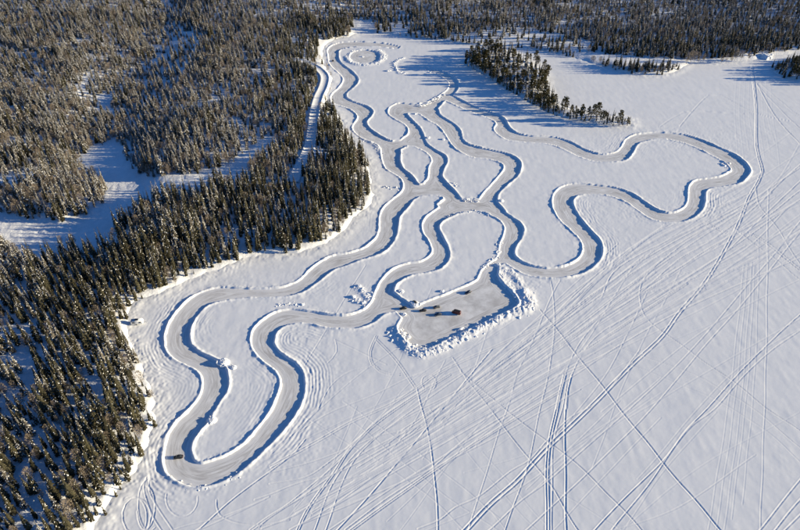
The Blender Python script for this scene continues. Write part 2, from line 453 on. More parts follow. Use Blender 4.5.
PATCHES = [
 [(390,142),(403,140.5),(410,137),(414,146.5),(408,145.5),(401,149.5),(396,150)],
 [(412,182),(420,185.6),(427,183),(432,185),(437,194.6),(428,195),(421,196),(410,198)],
 [(438,205),(446,199),(470,200.5),(490,199),(497,203),(505,212),(492,214),(482,211),(466,212),(453,215),(446,219)],
 [(386,313.5),(382,302),(393,293),(399,297.5),(411,305.5),(424,306),(409,318),(403,318),(396,311)],
 [(478,281),(482,271),(489,265),(497,259),(502,249),(508,262),(503,264),(498,267),(497,275)],
 [(420,104),(428,103),(440,96),(447,98),(440,106),(436,110),(424,113)],
]
def ribbon(L, R):
    return np.concatenate([smooth(L, 2.0), smooth(R, 2.0)[::-1]])
TRACKS = [ribbon(R1L, R1R), ribbon(R2L, R2R), ribbon(R3L, R3R), ribbon(R4L, R4R), ribbon(R5L, R5R), np.array(PIT), np.array(CIRCLE)] + [np.array(p, float) for p in PATCHES]

# ------------------------------------------------------------------ frozen lake: snow cover and ploughed ice
G = Grid(-64, 940, 26, 600, 0.70)
CAP = 26.0
inside = np.zeros(G.shape, bool)
for p in TRACKS: inside |= G.inside(p)
D = np.full(G.shape, CAP)
for a, poly in enumerate(TRACKS):
    pts = []
    n = len(poly)
    for k in range(n):
        p, q = poly[k], poly[(k + 1) % n]
        m = max(1, int(np.hypot(*(q - p)) / 2.0))
        for j in range(m): pts.append((p + (q - p) * j / m, p + (q - p) * (j + 1) / m))
    mid = np.array([(s[0] + s[1]) / 2 for s in pts])
    cov = np.zeros(len(mid), bool)
    for b2, other in enumerate(TRACKS):
        if b2 != a: cov |= in_poly(other, mid[:, 0], mid[:, 1])
    for s, c in zip(pts, cov):
        if not c: G.seg_dist(D, s[0], s[1], CAP if True else 8)
S = np.where(inside, -D, D)                         # signed metres to the edge of the lanes
X, Y = G.X, G.Y

LD = np.full(G.shape, 14.0); lin = np.zeros(G.shape, bool)
for poly in LANDS:
    lin |= G.inside(poly)
    for k in range(len(poly)): G.seg_dist(LD, poly[k], poly[(k + 1) % len(poly)], 14.0)
LD = np.where(lin, LD, -LD)

_ring = lambda a0, a1, rx, ry: [(364.7 + rx*math.cos(rad(a)), 57 + ry*math.sin(rad(a))) for a in np.linspace(a0, a1, 14)]
MOUNDS = [([(396,330),(399,337),(406,346),(414,352),(422,354),(436,350),(452,342),(468,334.5),(484,326.5),(500,319),(514,313)], 1.0, 3.2),
          ([(514,312),(524,310),(529,303),(524,293)], 1.1, 4.2), ([(519,301),(512,291),(505,282),(500,273),(505,270),(513,275),(520,284)], .5, 2.6),
          (_ring(-45, 175, 18.5, 8.6), .9, 3.0), ([(404,58.5),(397,61),(394.5,64),(396,69),(400,74),(406,73.5)], .5, 2.0),
          ([(356,287),(361,291),(365,296),(368,300)], .4, 2.0), ([(353,298),(358,302),(366,305)], .4, 2.0), ([(362,139),(370,143),(377,148),(380,154)], .4, 1.8)]
# snowmobile trails: measured on the photograph, carved as furrows with raised rims
TR = []
def trail(pts, depth=0.13, w=0.34, pair=0.0): TR.append((pts, depth, w, pair))
trail([(270,467.5),(320,440),(352,422),(390,405),(417,389),(445,370),(500,345),(560,318)], .15, .36, 1.0)
trail([(270,473),(310,463),(350,448),(380,436),(430,424),(470,403),(520,380)])
trail([(270,484),(305,478),(330,462),(345,450),(360,437),(385,415),(400,405),(430,385)])
trail([(255,500),(270,495),(300,483),(340,472),(390,445)])
trail([(250,530),(270,516),(290,503),(330,470),(355,445),(372,425),(395,408)])
trail([(260,527),(270,518),(305,495),(340,470),(370,450),(430,420),(470,392),(540,350)])
trail([(262,529),(290,518),(320,500),(360,480),(400,455),(440,430),(470,412),(540,372)])
trail([(292,545),(298,530),(310,507),(335,472),(350,450),(375,425),(410,400),(450,375)], .15, .36, 0.9)
trail([(310,545),(315,530),(330,490),(350,460),(372,440),(410,415),(450,395),(500,365)])
trail([(320,545),(326,530),(340,490),(355,460),(380,435),(420,405),(470,370)])
trail([(290,530),(330,508),(370,480),(410,455),(470,420),(560,365)])
trail([(320,538),(330,530),(390,490),(430,465),(470,440),(560,385),(620,345)])
trail([(325,545),(338,530),(375,490),(400,460),(420,437),(450,400),(465,382),(492,350)], .18, .4)
trail([(345,530),(385,500),(430,470),(470,437),(545,392)], .14)
trail([(340,540),(352,530),(400,495),(470,447),(560,392)], .16, .36, .9)
trail([(300,525),(350,505),(430,470),(500,435),(580,390)])
trail([(417,388),(420,400),(427,430),(434,470),(438,530),(439,570)], .18, .38)
trail([(418,529),(440,520),(455,508),(480,496),(510,472),(530,460),(548,440),(570,418),(600,400),(640,350)])
BIG = [(450,548),(466,530),(490,505),(515,483),(530,467),(550,446),(570,427),(600,398),(632,365),(662,337),(680,312),(707,280),(728.6,243),(740,221),(749,198),
       (758,182),(762,172),(757,149),(756,115),(753.6,84),(753,76),(752,66)]
trail(BIG, .2, .4, 1.7)
trail([(452,358),(466,378),(483,400),(500,423),(530,460),(555,492),(577,530),(600,560)], .16)
trail([(540,310),(584,364),(662,462),(720,530),(745,560)], .2, .42)
trail([(460,372),(494,400),(512,416),(548,442),(585,472),(610,497),(641,530),(665,560)], .16)
trail([(565,375),(557,409),(550,440),(547,480),(548,530),(549,575)], .18, .38, 1.2)
trail([(567,385),(563,405),(553,450),(552,530),(553,575)])
trail([(572,375),(566,400),(565,440),(566,530),(567,575)], .2, .4)
trail([(557,409),(565,375),(575,352),(590,330),(615,305),(650,285),(690,262),(740,236),(800,200)])
trail([(567,409),(570,380),(585,350),(605,330),(640,310),(690,280),(745,246)])
trail([(560,281),(553,294),(532,342),(517,375),(510,400),(500,430),(482,487),(469,529),(460,560)], .1, .3)
trail([(551,281),(553,290),(554,330),(550,367),(540,409),(535,435),(525,475),(505,530),(495,560)], .12, .32)
trail([(465,550),(491,529),(520,502),(547,482),(587,447),(640,400),(687,355),(725,312),(752,280),(778,250),(800,222),(840,180)], .12)
trail([(505,550),(528,529),(587,474),(650,411),(700,352),(740,307),(762,280),(800,233),(850,180)], .12)
trail([(575,555),(595,530),(620,503),(662,462),(686,431),(707,409),(750,362),(800,315),(860,265)], .17)
trail([(590,560),(612,530),(650,483),(686,432),(715,409),(740,380),(770,352),(800,331),(860,292)], .14)
trail([(560,375),(600,357),(655,325),(700,302),(750,280),(800,258),(860,235)], .16)
trail([(660,262),(642,282),(640,302),(650,322),(690,352),(730,380),(767,409),(800,432),(850,470)], .13)
trail([(560,335),(600,342),(637,355),(687,372),(725,392),(750,407),(800,448),(850,490)], .09)
trail([(560,345),(620,362),(680,385),(730,408),(770,435),(800,462)], .07)
for a, b in (((744,265),(708,530)), ((748,262),(716,530)), ((752,262),(724,530)), ((755,262),(731,520)), ((759,240),(742,505))):
    mx = (a[0]*.45 + b[0]*.55 + 5, a[1]*.5 + b[1]*.5)
    trail([a, mx, b], .045, .3)
trail([(768,190),(766,350),(760,530)], .08, .3)
trail([(745,548),(760,530),(800,480),(850,420)]); trail([(765,545),(775,530),(800,500),(850,450)]); trail([(772,545),(785,530),(800,515),(850,465)])
trail([(756,186),(757,197),(761,209),(778,230),(800,264),(850,330)], .12)
trail([(704,223),(729,234),(747,234),(765,243),(800,270),(850,310)], .17, .38, 1.4)
trail([(733,227),(756,246),(778,262),(800,280),(850,315)], .12)
trail([(600,300),(620,267),(688,231),(705,222)], .16); trail([(560,310),(620,291),(688,241),(726,218),(800,168)], .14)
trail([(600,320),(643,293),(710,248),(765,218),(800,191),(850,160)], .15); trail([(610,328),(654,298),(726,252),(800,200),(860,160)], .14)
trail([(620,322),(670,289),(722,255),(747,232),(787,194),(810,172)], .14); trail([(590,322),(634,298),(677,261),(717,237),(760,203),(783,180),(830,140)], .14)
trail([(756,84),(778,120),(800,145),(860,205)], .16); trail([(757,84),(775,105),(800,129),(860,175)], .12); trail([(760,84),(785,105),(800,117),(860,150)], .1)
for k in range(9): trail([(736 + 4.2*k, 78 + 2*(k % 3)), (735 + 4.8*k, 120), (738 + 5.2*k, 168 - 8*(k % 4))], .022, .3)
trail([(680,126.6),(695,108.5),(708,96),(719.6,95.4),(744.5,108.5),(765,116.4),(790,122)], .12)
trail([(660,127),(667,122),(679,115),(692,112),(744,114)], .12)
trail([(335,340),(337,352),(327,364),(317,366)], .1, .3)
trail([(377,336),(370,352),(372,365),(380,372),(392,375),(400,375)], .13, .32, 1.0)
trail([(335,340),(365,355),(387,365)], .13); trail([(377,340),(395,360),(415,387)], .13, .32, 1.1)
trail([(318,410),(320,406),(332,385),(350,372),(375,367),(395,365)], .1); trail([(300,432),(307,427),(332,412),(370,397),(405,380),(425,372)], .11)
trail([(321,385),(370,381),(420,376)], .08)
def loop(cx, cy, rx, ry, a0=0, a1=360, **k):
    trail([(cx + rx*math.cos(rad(a)), cy + ry*math.sin(rad(a))) for a in np.linspace(a0, a1, 14)], **k)
loop(429, 383, 7.5, 8); loop(137, 517, 14, 19, depth=.14); loop(133, 519, 14, 22, -120, 60, depth=.12); loop(150, 505, 12, 26, 60, 300, depth=.12)
loop(146, 508, 9, 22, -90, 170, depth=.14); loop(182, 500, 16, 17, -10, 200, depth=.1)
trail([(147,478),(144,490),(152,515),(165,535)], .13); trail([(150,478),(150,492),(160,512),(176,535)], .12)
trail([(217,500),(220,515),(240,524),(265,525),(290,520)], .12); trail([(190,535),(200,529),(230,502),(252,485),(290,457),(305,440)], .17, .4)
trail([(235,545),(255,529),(290,505),(330,485),(380,470)], .13); trail([(140,545),(180,528),(220,518),(265,500)], .1)
trail([(178,540),(200,530),(240,512),(270,497)], .1)
rnd = random.Random(7)
for k in range(30):                                 # the fan of trails between the lower lake and the right-hand loop
    f = k / 29.0
    a = (300 + 150 * f + rnd.uniform(-14, 14), 520 - 118 * f + rnd.uniform(-10, 10))
    e = (640 + 60 * (1-f) + rnd.uniform(-25, 25), 300 - 62 * f + rnd.uniform(-8, 8))
    mfac = rnd.uniform(.4, .6); sag = rnd.uniform(-5, 9)
    mid = (a[0] + (e[0]-a[0])*mfac + rnd.uniform(-8, 8), a[1] + (e[1]-a[1])*mfac + sag)
    pts = [a, mid, e]
    if rnd.random() < .6: pts.append((e[0] + 110 + rnd.uniform(-15, 15), e[1] - 62 + rnd.uniform(-12, 12)))
    trail(pts, rnd.uniform(.07, .15), rnd.uniform(.28, .38), rnd.choice([0, 0, 0, 0.9]))

for k in range(46):                                 # older, half drifted-over trails
    a = (rnd.uniform(270, 640), rnd.uniform(400, 545)); ang = rad(rnd.choice([-38, -30, -45, -33, -60, 40, -25]) + rnd.uniform(-8, 8)); L = rnd.uniform(120, 330)
    e = (a[0] + L*math.cos(ang), a[1] + L*math.sin(ang)); bow = rnd.uniform(-.09, .09) * L
    trail([a, ((a[0]+e[0])/2 - math.sin(ang)*bow, (a[1]+e[1])/2 + math.cos(ang)*bow), e], rnd.uniform(.035, .075), .26)
for k in range(16):
    a = (rnd.uniform(600, 720), rnd.uniform(235, 300)); e = (rnd.uniform(770, 870), a[1] - rnd.uniform(40, 130))
    trail([a, ((a[0]+e[0])/2 + rnd.uniform(-8, 8), (a[1]+e[1])/2 + rnd.uniform(2, 12)), e], rnd.uniform(.05, .10), .28)
GR = np.zeros(G.shape); RM = np.zeros(G.shape)
def carve(pts, depth, w0):
    P = smooth(pts, 6.0)
    wob = 0.5 * np.sin(np.arange(len(P)) * 0.55 + depth * 90)
    P = P + np.stack([wob, -wob * 0.6], 1) * 0.8
    for p, q in zip(P[:-1], P[1:]):
        if max(p[0], q[0]) < -60 or min(p[0], q[0]) > 936: continue
        my = (p[1] + q[1]) / 2
        w = max(w0 * .8, 0.50 / pxm(my))
        a = G.sl(p[0], q[0], p[1], q[1], w * 3.6)
        if a[0].stop <= a[0].start or a[1].stop <= a[1].start: continue
        gx, gy = X[a], Y[a]
        ax, ay = ground(*p); bx, by = ground(*q)
        dx, dy = bx - ax, by - ay
        t = np.clip(((gx-ax)*dx + (gy-ay)*dy) / (dx*dx+dy*dy+1e-9), 0, 1)
        d = np.hypot(gx-ax-t*dx, gy-ay-t*dy) / w
        k = 0.95 * depth * min(1.3, w / w0)
        GR[a] = np.maximum(GR[a], k * np.exp(-d ** 2))
        RM[a] = np.maximum(RM[a], 0.6 * k * np.exp(-((d - 1.75) / 0.75) ** 2))
for pts, depth, w, pair in TR:
    if pair:
        for s in (-.5, .5):
            P = np.array(pts, float); T = np.gradient(P, axis=0); T /= np.linalg.norm(T, axis=1)[:, None] + 1e-9
            sc = np.array([pxm(y) for y in P[:, 1]]) * pair * s
            carve(P + np.stack([-T[:, 1], T[:, 0]], 1) * sc[:, None], depth, w)
    else: carve(pts, depth, w)

n20 = vnoise(X / 22, Y / 22, 1); n4 = vnoise(X / 4.5, Y / 3.5, 2); n1 = vnoise(X / 1.3, Y / 1.3, 3); n07 = vnoise(X / 0.8, Y / 0.8, 4)
n10 = vnoise(X / 11, Y / 11, 8)
So = np.maximum(S, 0)
zf = 0.42 + 0.10 * (n20 - .5) + 0.06 * (vnoise(X / 16 + Y / 40, Y / 3.6 - X / 30, 15) - .5) + 0.05 * (vnoise(X / 2.6, Y / 9, 16) - .5) + 0.045 * (n4 - .5) + 0.02 * (n1 - .5)
near = np.exp(-So / 6.0)
zf = zf + near * 0.16 * (n4 - .35) + np.exp(-So / 3.0) * 0.18 * (n1 - .4)
n25 = vnoise(X / 2.4, Y / 2.4, 12)
berm = (0.16 + 0.62 * n10) * np.exp(-((So - 0.85) / (0.62 + 0.5*n4)) ** 2) * (0.72 + 0.22 * n1 + 0.4 * n25)
berm += 0.45 * np.clip(n07 - .62, 0, 1) * np.exp(-((So - 1.4) / 1.7) ** 2) * sstep(.3, .7, n10)
berm += 0.28 * np.clip(n25 - .5, 0, 1) * np.exp(-So / 4.0)
# plough ridges running parallel to the lanes where snow was pushed out repeatedly
RID = [(150,375,34,46,.10),(160,470,30,45,.07),(300,380,34,40,.11),(290,430,40,40,.08),(175,320,30,32,.08),(300,335,26,18,.10),(590,212,26,22,.09),
       (612,250,26,26,.08),(640,212,40,16,.07),(712,205,24,22,.11),(690,140,60,14,.08),(520,285,26,16,.09),(360,190,14,36,.07),(215,270,60,14,.05),
       (340,148,22,26,.06),(612,142,22,12,.08),(258,380,12,26,.03),(335,292,60,10,.04)]
rm = np.zeros(G.shape)
for cx, cy, rx, ry, a in RID:
    rm = np.maximum(rm, a * np.exp(-(((G.PX-cx)/rx)**2 + ((G.PY-cy)/ry)**2)))
brk = vnoise(X / 7, Y / 7, 13)
rid = 0.72 * rm * (np.sin(2*math.pi*So/1.9 + 7*n10 + 2*n4) * sstep(.12, .5, brk) + .8*np.sin(2*math.pi*So/3.1 + 14*n20 + 3*n25) * sstep(.75, .4, brk)) * sstep(2.0, 3.5, So) * (1 - sstep(12, 22, So + 8*n20))
zf = zf + rid + rm * 1.2 * (n1 - .5) * sstep(1, 4, So)
trm = sstep(1.0, 4.0, So)
mound = np.zeros(G.shape)
for line, hgt, wd in MOUNDS:
    DM = np.full(G.shape, 30.0); P = smooth(line, 3.0)
    for p, q in zip(P[:-1], P[1:]): G.seg_dist(DM, p, q, wd * 3)
    mound = np.maximum(mound, hgt * np.exp(-(DM / wd) ** 2))
zf = zf + mound * (.12 + .75*n25 + .45*n1 + .5*n07) * sstep(.2, 1.2, S)
zs = zf + berm + trm * (RM * np.clip(1 - GR / 0.06, 0, 1) - GR)
wall = sstep(-0.32, 0.34, S + 0.22 * (n1 - .5) + 0.5 * (n25 - .5))
Z = -0.30 * (1 - wall) + zs * wall
Z += 0.35 * sstep(-9, 2, LD) * (.4 + 1.1*n4 + .5*n1)
keepS = (S > -1.6) & (LD < 7.0)
lake = link('frozen_lake', G.build('frozen_lake', Z, keepS, M['snow']))
tag(lake, 'snow cover of the frozen lake crossed by snowmobile trails', kind='structure')

G2 = Grid(-64, 940, 26, 600, 1.4)
S2 = S[::2, ::2]; h2 = min(S2.shape[0], G2.shape[0]); w2 = min(S2.shape[1], G2.shape[1])
S2f = np.full(G2.shape, 10.0); S2f[:h2, :w2] = S2[:h2, :w2]
ice = link('ice_track', G2.build('ice_track', 0.03 * (vnoise(G2.X/6, G2.Y/6, 9) - .5), S2f < 1.0, M['ice'], {'edge_dist': S2f}))
tag(ice, 'ploughed grey ice lanes winding over the lake', kind='structure')

def lake_z(x, y):
    j = int(round((y - G.y0) / G.step)); i = int(round((x - G.x0) / G.step))
    return max(0.0, float(Z[min(max(j,0),G.shape[0]-1), min(max(i,0),G.shape[1]-1)]))

# ------------------------------------------------------------------ land
GL = Grid(-80, 880, -75, 640, 2.2)
dL = land_dist_points(GL.X, GL.Y, GL.PX, GL.PY)
ZL = land_height(GL.X, GL.Y, dL)
land = link('snowy_land', GL.build('snowy_land', ZL, dL > -4.0, M['land_snow']))
tag(land, 'snow-covered wooded land around the lake', kind='structure')

b = MB(); R_ = 9000
b.add([(-R_, -3000, -1.6), (R_, -3000, -1.6), (R_, 12000, -1.6), (-R_, 12000, -1.6)], [(0, 1, 2, 3)])
tag(link('snow_ground', b.mesh('snow_ground', M['land_snow'])), 'wide snow ground reaching to the horizon', kind='structure')

# winter road through the wood above the lake
def height_at(x, y):
    Xa, Ya = ground(np.array([x]), np.array([y]))
    return land_height(Xa, Ya, land_dist_points(Xa, Ya, np.array([x]), np.array([y])))[0]
ROADC = smooth([(296,60),(306,62.5),(317,68),(324.5,76),(323.5,86),(318.5,97),(315,110),(313,125),(310.5,142),(305,157),(298,170),(292,182)], 2.5)
def offset_world(P, z): return [Vector((*[float(c) for c in ground(p[0], p[1], z_)], z_)) for p, z_ in zip(P, z)]
rz_ = np.array([height_at(*p) for p in ROADC]); rz_ = np.convolve(np.pad(rz_, 4, mode='edge'), np.ones(9)/9, 'valid') + 0.9
RC = offset_world(ROADC, rz_)
b = MB(); rows = []
prof = [(-6.6, -1.8), (-5.2, 0.15), (-4.4, 0.62), (-3.5, 0.0), (0, 0.06), (3.5, 0.0), (4.4, 0.62), (5.2, 0.15), (6.6, -1.8)]
for k, c in enumerate(RC):
    t = (RC[min(k+1, len(RC)-1)] - RC[max(k-1, 0)]); t.z = 0; t.normalize(); nrm = Vector((-t.y, t.x, 0))
    rows.append([tuple(c + nrm*o + Vector((0, 0, zz + (random.Random(k*9+i).uniform(-.12, .12) if abs(zz) > .1 else 0)))) for i, (o, zz) in enumerate(prof)])
nn = len(prof)
b.add([p for r in rows for p in r], [(k*nn+i, (k+1)*nn+i, (k+1)*nn+i+1, k*nn+i+1) for k in range(len(rows)-1) for i in range(nn-1)])
tag(link('forest_road', b.mesh('forest_road', M['land_snow'], True)), 'snow-packed road winding down between the trees', kind='structure')

# ------------------------------------------------------------------ trees
def add_tri_soup(b, tris, mi=0):
    for t in tris: b.add(t, [tuple(range(len(t)))], mi)

def trunk_mesh(h, r, mat, name, lean=0.0, n=6, limbs=0, seed=0):
    b = MB(); rs = []
    for k in range(5):
        t = k / 4; rr = r * (1 - .92*t)
        rs.append([(lean*h*t*t + rr*math.cos(2*math.pi*i/n), rr*math.sin(2*math.pi*i/n), -0.6 + (h+.4)*t) for i in range(n)])
    b.rings(rs)
    rn = random.Random(seed)
    for k in range(limbs):
        z = h * rn.uniform(.3, .85); a = rn.uniform(0, 6.28); L = h * rn.uniform(.14, .28); rr = r * .3
        d = Vector((math.cos(a), math.sin(a), rn.uniform(.5, 1.1))).normalized()
        p0 = Vector((lean*h*(z/h)**2, 0, z)); p1 = p0 + d*L
        s = d.cross(Vector((0,0,1))).normalized(); u = s.cross(d)
        b.rings([[tuple(p0 + (s*math.cos(q)+u*math.sin(q))*rr) for q in (0, 2.1, 4.2)], [tuple(p1 + (s*math.cos(q)+u*math.sin(q))*rr*.2) for q in (0, 2.1, 4.2)]])
    return b.mesh(name, mat, True)

def spruce(seed, h, r, snow, mat, taper=.85, top=1.0):
    """crown of drooping branch sprays in whorls, with snow pads lying on some of them"""
    rn = random.Random(seed); c, s = MB(), MB()
    levels = 27
    ecc = rn.uniform(0, 6.28)
    for k in range(levels):
        t = k / (levels - 1)
        if t > top: break
        if .15 < t < .9 and rn.random() < .06: continue
        z = h * (0.05 + 0.93 * t)
        rk = r * ((1 - t) ** taper) * (1 if t > .12 else .75 + 2*t) + 0.14
        nb = 10 if t < .6 else (7 if t < .85 else 5)
        a0 = rn.uniform(0, 6.28)
        for i in range(nb):
            if rn.random() < .10: continue
            a = a0 + 6.283*i/nb + rn.uniform(-.25, .25)
            rr = rk * rn.uniform(.55, 1.22) * (1 + .14*math.cos(a - ecc))
            ca, sa = math.cos(a), math.sin(a); wv = rr * rn.uniform(.22, .36) + .06
            dz = rn.uniform(.18, .46) * rr; zz = z + rn.uniform(-.25, .25)
            def P(u, v, w): return (ca*u - sa*v, sa*u + ca*v, zz + w)
            root, ridge, Lp, Rp, tip = P(0, 0, .12*rr), P(.55*rr, 0, -.25*dz), P(.62*rr, wv, -.75*dz), P(.62*rr, -wv, -.75*dz), P(rr, 0, -dz)
            c.add([root, ridge, Lp, Rp, tip], [(0,2,1),(0,1,3),(2,4,1),(1,4,3)])
            if rn.random() < snow * (2.1 if math.sin(3.1*t*7 + 2*a + seed) > .1 else .35):
                k1 = rn.uniform(.35, .75); u0 = rn.uniform(.2, .4); up = .10 + .05*rr
                s.add([P(u0*rr, 0, up - .1*dz), P(.62*rr, 0, up - .22*dz), P(.62*rr, wv*k1, .02-.62*dz + up*.4), P(.62*rr, -wv*k1, .02-.62*dz + up*.4), P(.96*rr, 0, up*.6 - .85*dz)],
                      [(0,2,1),(0,1,3),(2,4,1),(1,4,3)])
    c.add([(.16,0,h*.95),(-.08,.14,h*.95),(-.08,-.14,h*.95),(0,0,h*1.03)], [(0,1,3),(1,2,3),(2,0,3)])
    return c.mesh('spruce_crown', mat), s.mesh('spruce_snow_load', M['tree_snow'])

def pine(seed, h, r, snow):
    rn = random.Random(seed); c, s = MB(), MB()
    for k in range(60):
        t = rn.random() ** .8
        z = h * (.24 + .74*t); rk = r * math.sqrt(max(.05, 1 - (1.9*(t - .42))**2 * .8))
        a = rn.uniform(0, 6.28); q = math.sqrt(rn.random())
        cx, cy = rk*q*math.cos(a), rk*q*math.sin(a); cr = r * rn.uniform(.26, .42)
        for j in range(16):
            d = Vector((rn.gauss(0,1), rn.gauss(0,1), rn.gauss(.15,.6))).normalized()
            p = Vector((cx, cy, z)) + d*cr*.25; e = p + d*cr*rn.uniform(.6, 1.0)
            side = d.cross(Vector((rn.gauss(0,1), rn.gauss(0,1), rn.gauss(0,1)))).normalized()*cr*.3
            c.add([p, (p+e)/2 + side, e, (p+e)/2 - side], [(0,1,2,3)])
        if rn.random() < snow:
            m_ = cr*.55
            s.add([(cx-m_,cy,z+cr*.5),(cx,cy-m_,z+cr*.5),(cx+m_,cy,z+cr*.5),(cx,cy+m_,z+cr*.5),(cx,cy,z+cr*.85)], [(0,1,4),(1,2,4),(2,3,4),(3,0,4)])
    return c.mesh('pine_crown', M['pine']), s.mesh('pine_snow_load', M['tree_snow'])

def birch(seed, h, r):
    rn = random.Random(seed); c = MB()
    for k in range(420):
        t = rn.random(); z = h * (.22 + .76*t); rk = r * (math.sin(math.pi*min(1, .12 + .85*t)) ** .7)
        a = rn.uniform(0, 6.28); q = rn.random() ** .6
        p = Vector((rk*q*math.cos(a), rk*q*math.sin(a), z))
        d = Vector((math.cos(a)*.55 + rn.gauss(0,.3), math.sin(a)*.55 + rn.gauss(0,.3), rn.uniform(.1, 1.1))).normalized()
        L = h * rn.uniform(.05, .12); side = d.cross(Vector((rn.gauss(0,1), rn.gauss(0,1), .2))).normalized() * rn.uniform(.05, .13)
        c.add([p - side, p + side, p + d*L], [(0,1,2)])
    return c.mesh('birch_crown', M['twig'])

SPRUCE = []                                         # (height, trunk, crown, snow)
specs = [(1, 20, 2.2, .06, 'needle'), (2, 18, 1.9, .11, 'needle'), (3, 20, 2.3, .08, 'needle'), (4, 16, 2.0, .16, 'needle'),
         (5, 18, 2.1, .26, 'needle_frost'), (6, 16, 2.3, .38, 'needle_frost'), (7, 19, 2.0, .32, 'needle_frost'), (8, 14, 1.9, .45, 'needle_frost')]
for sd, h, r, sn, mt in specs:
    cm, sm = spruce(sd, h, r, sn, M[mt], {3: .6, 6: .55, 8: 1.1}.get(sd, .85), {4: .9}.get(sd, 1.0))
    SPRUCE.append((h, trunk_mesh(h*.96, .22, M['bark'], 'spruce_trunk'), cm, sm))
PINE = []
for sd, h, r in ((11, 14, 3.0), (12, 13, 2.5), (13, 15, 3.3)):
    cm, sm = pine(sd, h, r, .12); PINE.append((h, trunk_mesh(h*.93, .24, M['pine_bark'], 'pine_trunk', .02, limbs=8, seed=sd), cm, sm))
BIRCH = []
for sd, h, r in ((21, 9, 1.9), (22, 8, 1.6), (23, 10, 2.2)):
    BIRCH.append((h, trunk_mesh(h*.95, .13, M['birch_bark'], 'birch_trunk', .03, limbs=9, seed=sd), birch(sd, h, r), None))

def plant(name, proto, loc, height, rz, label, cat, group, tilt=(0, 0)):
    h, tm, cm, sm = proto
    k = height / h
    e = link(name, None, None, loc, rz, (k, k, k)); e.empty_display_size = .5
    e.rotation_euler = (tilt[0], tilt[1], rz)
    tag(e, label, cat, group)
    link('trunk', tm, e)
    cr = link('crown', cm, e)
    if sm: tag(link('snow_load', sm, cr), kind='stuff')
    return e

# open ground between the trees, measured as it shows on the photograph
CLEAR = [
 [(88,152),(102,150),(116,140),(121,152),(130,168),(138,178),(160,177),(195,174),(232,164),(252,146),(270,134),(276,142),(262,158),(240,179),(205,189),(170,196),(150,201),(134,212),(118,229),
  (101,244),(70,247),(42,262),(24,257),(0,240),(-60,232),(-60,206),(0,213),(30,219),(62,222),(88,214),(104,202),(110,190),(100,178),(84,168)],
 [(-60,186),(10,176),(44,170),(40,180),(5,188),(-60,198)],
 [(98,96),(114,94),(112,112),(98,114)],
 [(354,20),(372,20),(378,35),(352,37)],
 [(452,39),(482,43),(500,44),(500,41),(480,39),(452,36)],
 [(575,52),(610,55),(690,60),(760,56),(800,50),(880,48),(880,58),(800,58),(752,62),(689,66),(640,66),(600,62),(575,58)],
 [(760,60),(763,54),(800,50),(800,58)],
]
THIN = [[(146,28),(160,34),(162,52),(153,74),(152,88),(140,95),(124,108),(112,122),(108,112),(124,92),(138,66)], [(392,34),(452,39),(482,43),(520,46),(560,50),(560,46),(520,40),(480,36),(452,32),(420,30),(404,24),(392,24)],
        [(470,36),(505,26),(540,30),(580,40),(606,50),(600,58),(560,48),(520,40)], [(170,20),(205,30),(190,70),(160,95),(140,110),(150,60)], [(225,120),(280,110),(290,140),(240,150)], [(0,360),(40,340),(50,400),(0,420)],
        [(60,215),(110,230),(150,225),(140,260),(60,250)]]
ROADM = ROADC

rng = np.random.RandomState(4)
def field(x0, x1, y0, y1, sp):
    gx, gy = np.meshgrid(np.arange(x0, x1, sp), np.arange(y0, y1, sp))
    gx = gx.ravel() + rng.uniform(-.46, .46, gx.size)*sp; gy = gy.ravel() + rng.uniform(-.46, .46, gy.size)*sp
    return gx, gy
parts_ = [field(-420, 500, 60, 560, 4.0), field(-800, 900, 560, 900, 4.6), field(-1250, 1250, 900, 1750, 5.4)]
TX = np.concatenate([p[0] for p in parts_]); TY = np.concatenate([p[1] for p in parts_])
q0x, q0y, _ = project(TX, TY, 0.0)
ok = (q0x > -75) & (q0x < 875) & (q0y > -70) & (q0y < 600)
TX, TY, q0x, q0y = TX[ok], TY[ok], q0x[ok], q0y[ok]
TD = land_dist_points(TX, TY, q0x, q0y)
ok = TD > 2.5
TX, TY, TD, q0x, q0y = TX[ok], TY[ok], TD[ok], q0x[ok], q0y[ok]
TZ = land_height(TX, TY, TD)
PXt, PYt, Wt = project(TX, TY, TZ)
keep = (PYt > -45)
for c in CLEAR: keep &= ~in_poly(c, PXt, PYt)
rdx = np.full(len(TX), 1e9)
for c in RC: rdx = np.minimum(rdx, np.hypot(TX - c.x, TY - c.y))
keep &= rdx > 6.5
u = rng.rand(len(TX))
for k_, c in enumerate(THIN): keep &= ~(in_poly(c, PXt, PYt) & (u < (.18 if k_ == 0 else .48)))
clump = vnoise(TX/26, TY/26, 31)
keep &= u < np.clip(np.where(PYt < 180, .46 + 1.05*clump, .58 + .9*clump), 0, 1)
keep &= ~((TD < 5) & (rng.rand(len(TX)) < .55))
on_bank = (PXt > 318) & (PXt < 342) & (PYt > 40) & (PYt < 108)          # open snowy bank beside the first lane
keep &= ~(on_bank & (u < .93))
pen = in_poly(LAND_PEN, q0x, q0y)
keep &= ~pen
spr = rng.rand(len(TX))
TX, TY, TD, TZ, PXt, PYt, Wt = (a[keep] for a in (TX, TY, TD, TZ, PXt, PYt, Wt))
u = rng.rand(len(TX)); hv = rng.rand(len(TX))
frostp = np.clip(.12 + .75*sstep(20, 110, TD) + .5*(vnoise(TX/40, TY/40, 33) - .5), .05, .97)
frostp = np.where(PXt > 360, np.clip(frostp - .05, .3, .85), frostp)
isfr = rng.rand(len(TX)) < frostp
isbi = rng.rand(len(TX)) < .10 + .12*sstep(30, 90, TD)
TI = np.where(isfr, 4 + (u*4).astype(int), (u*4).astype(int)).clip(0, 7)
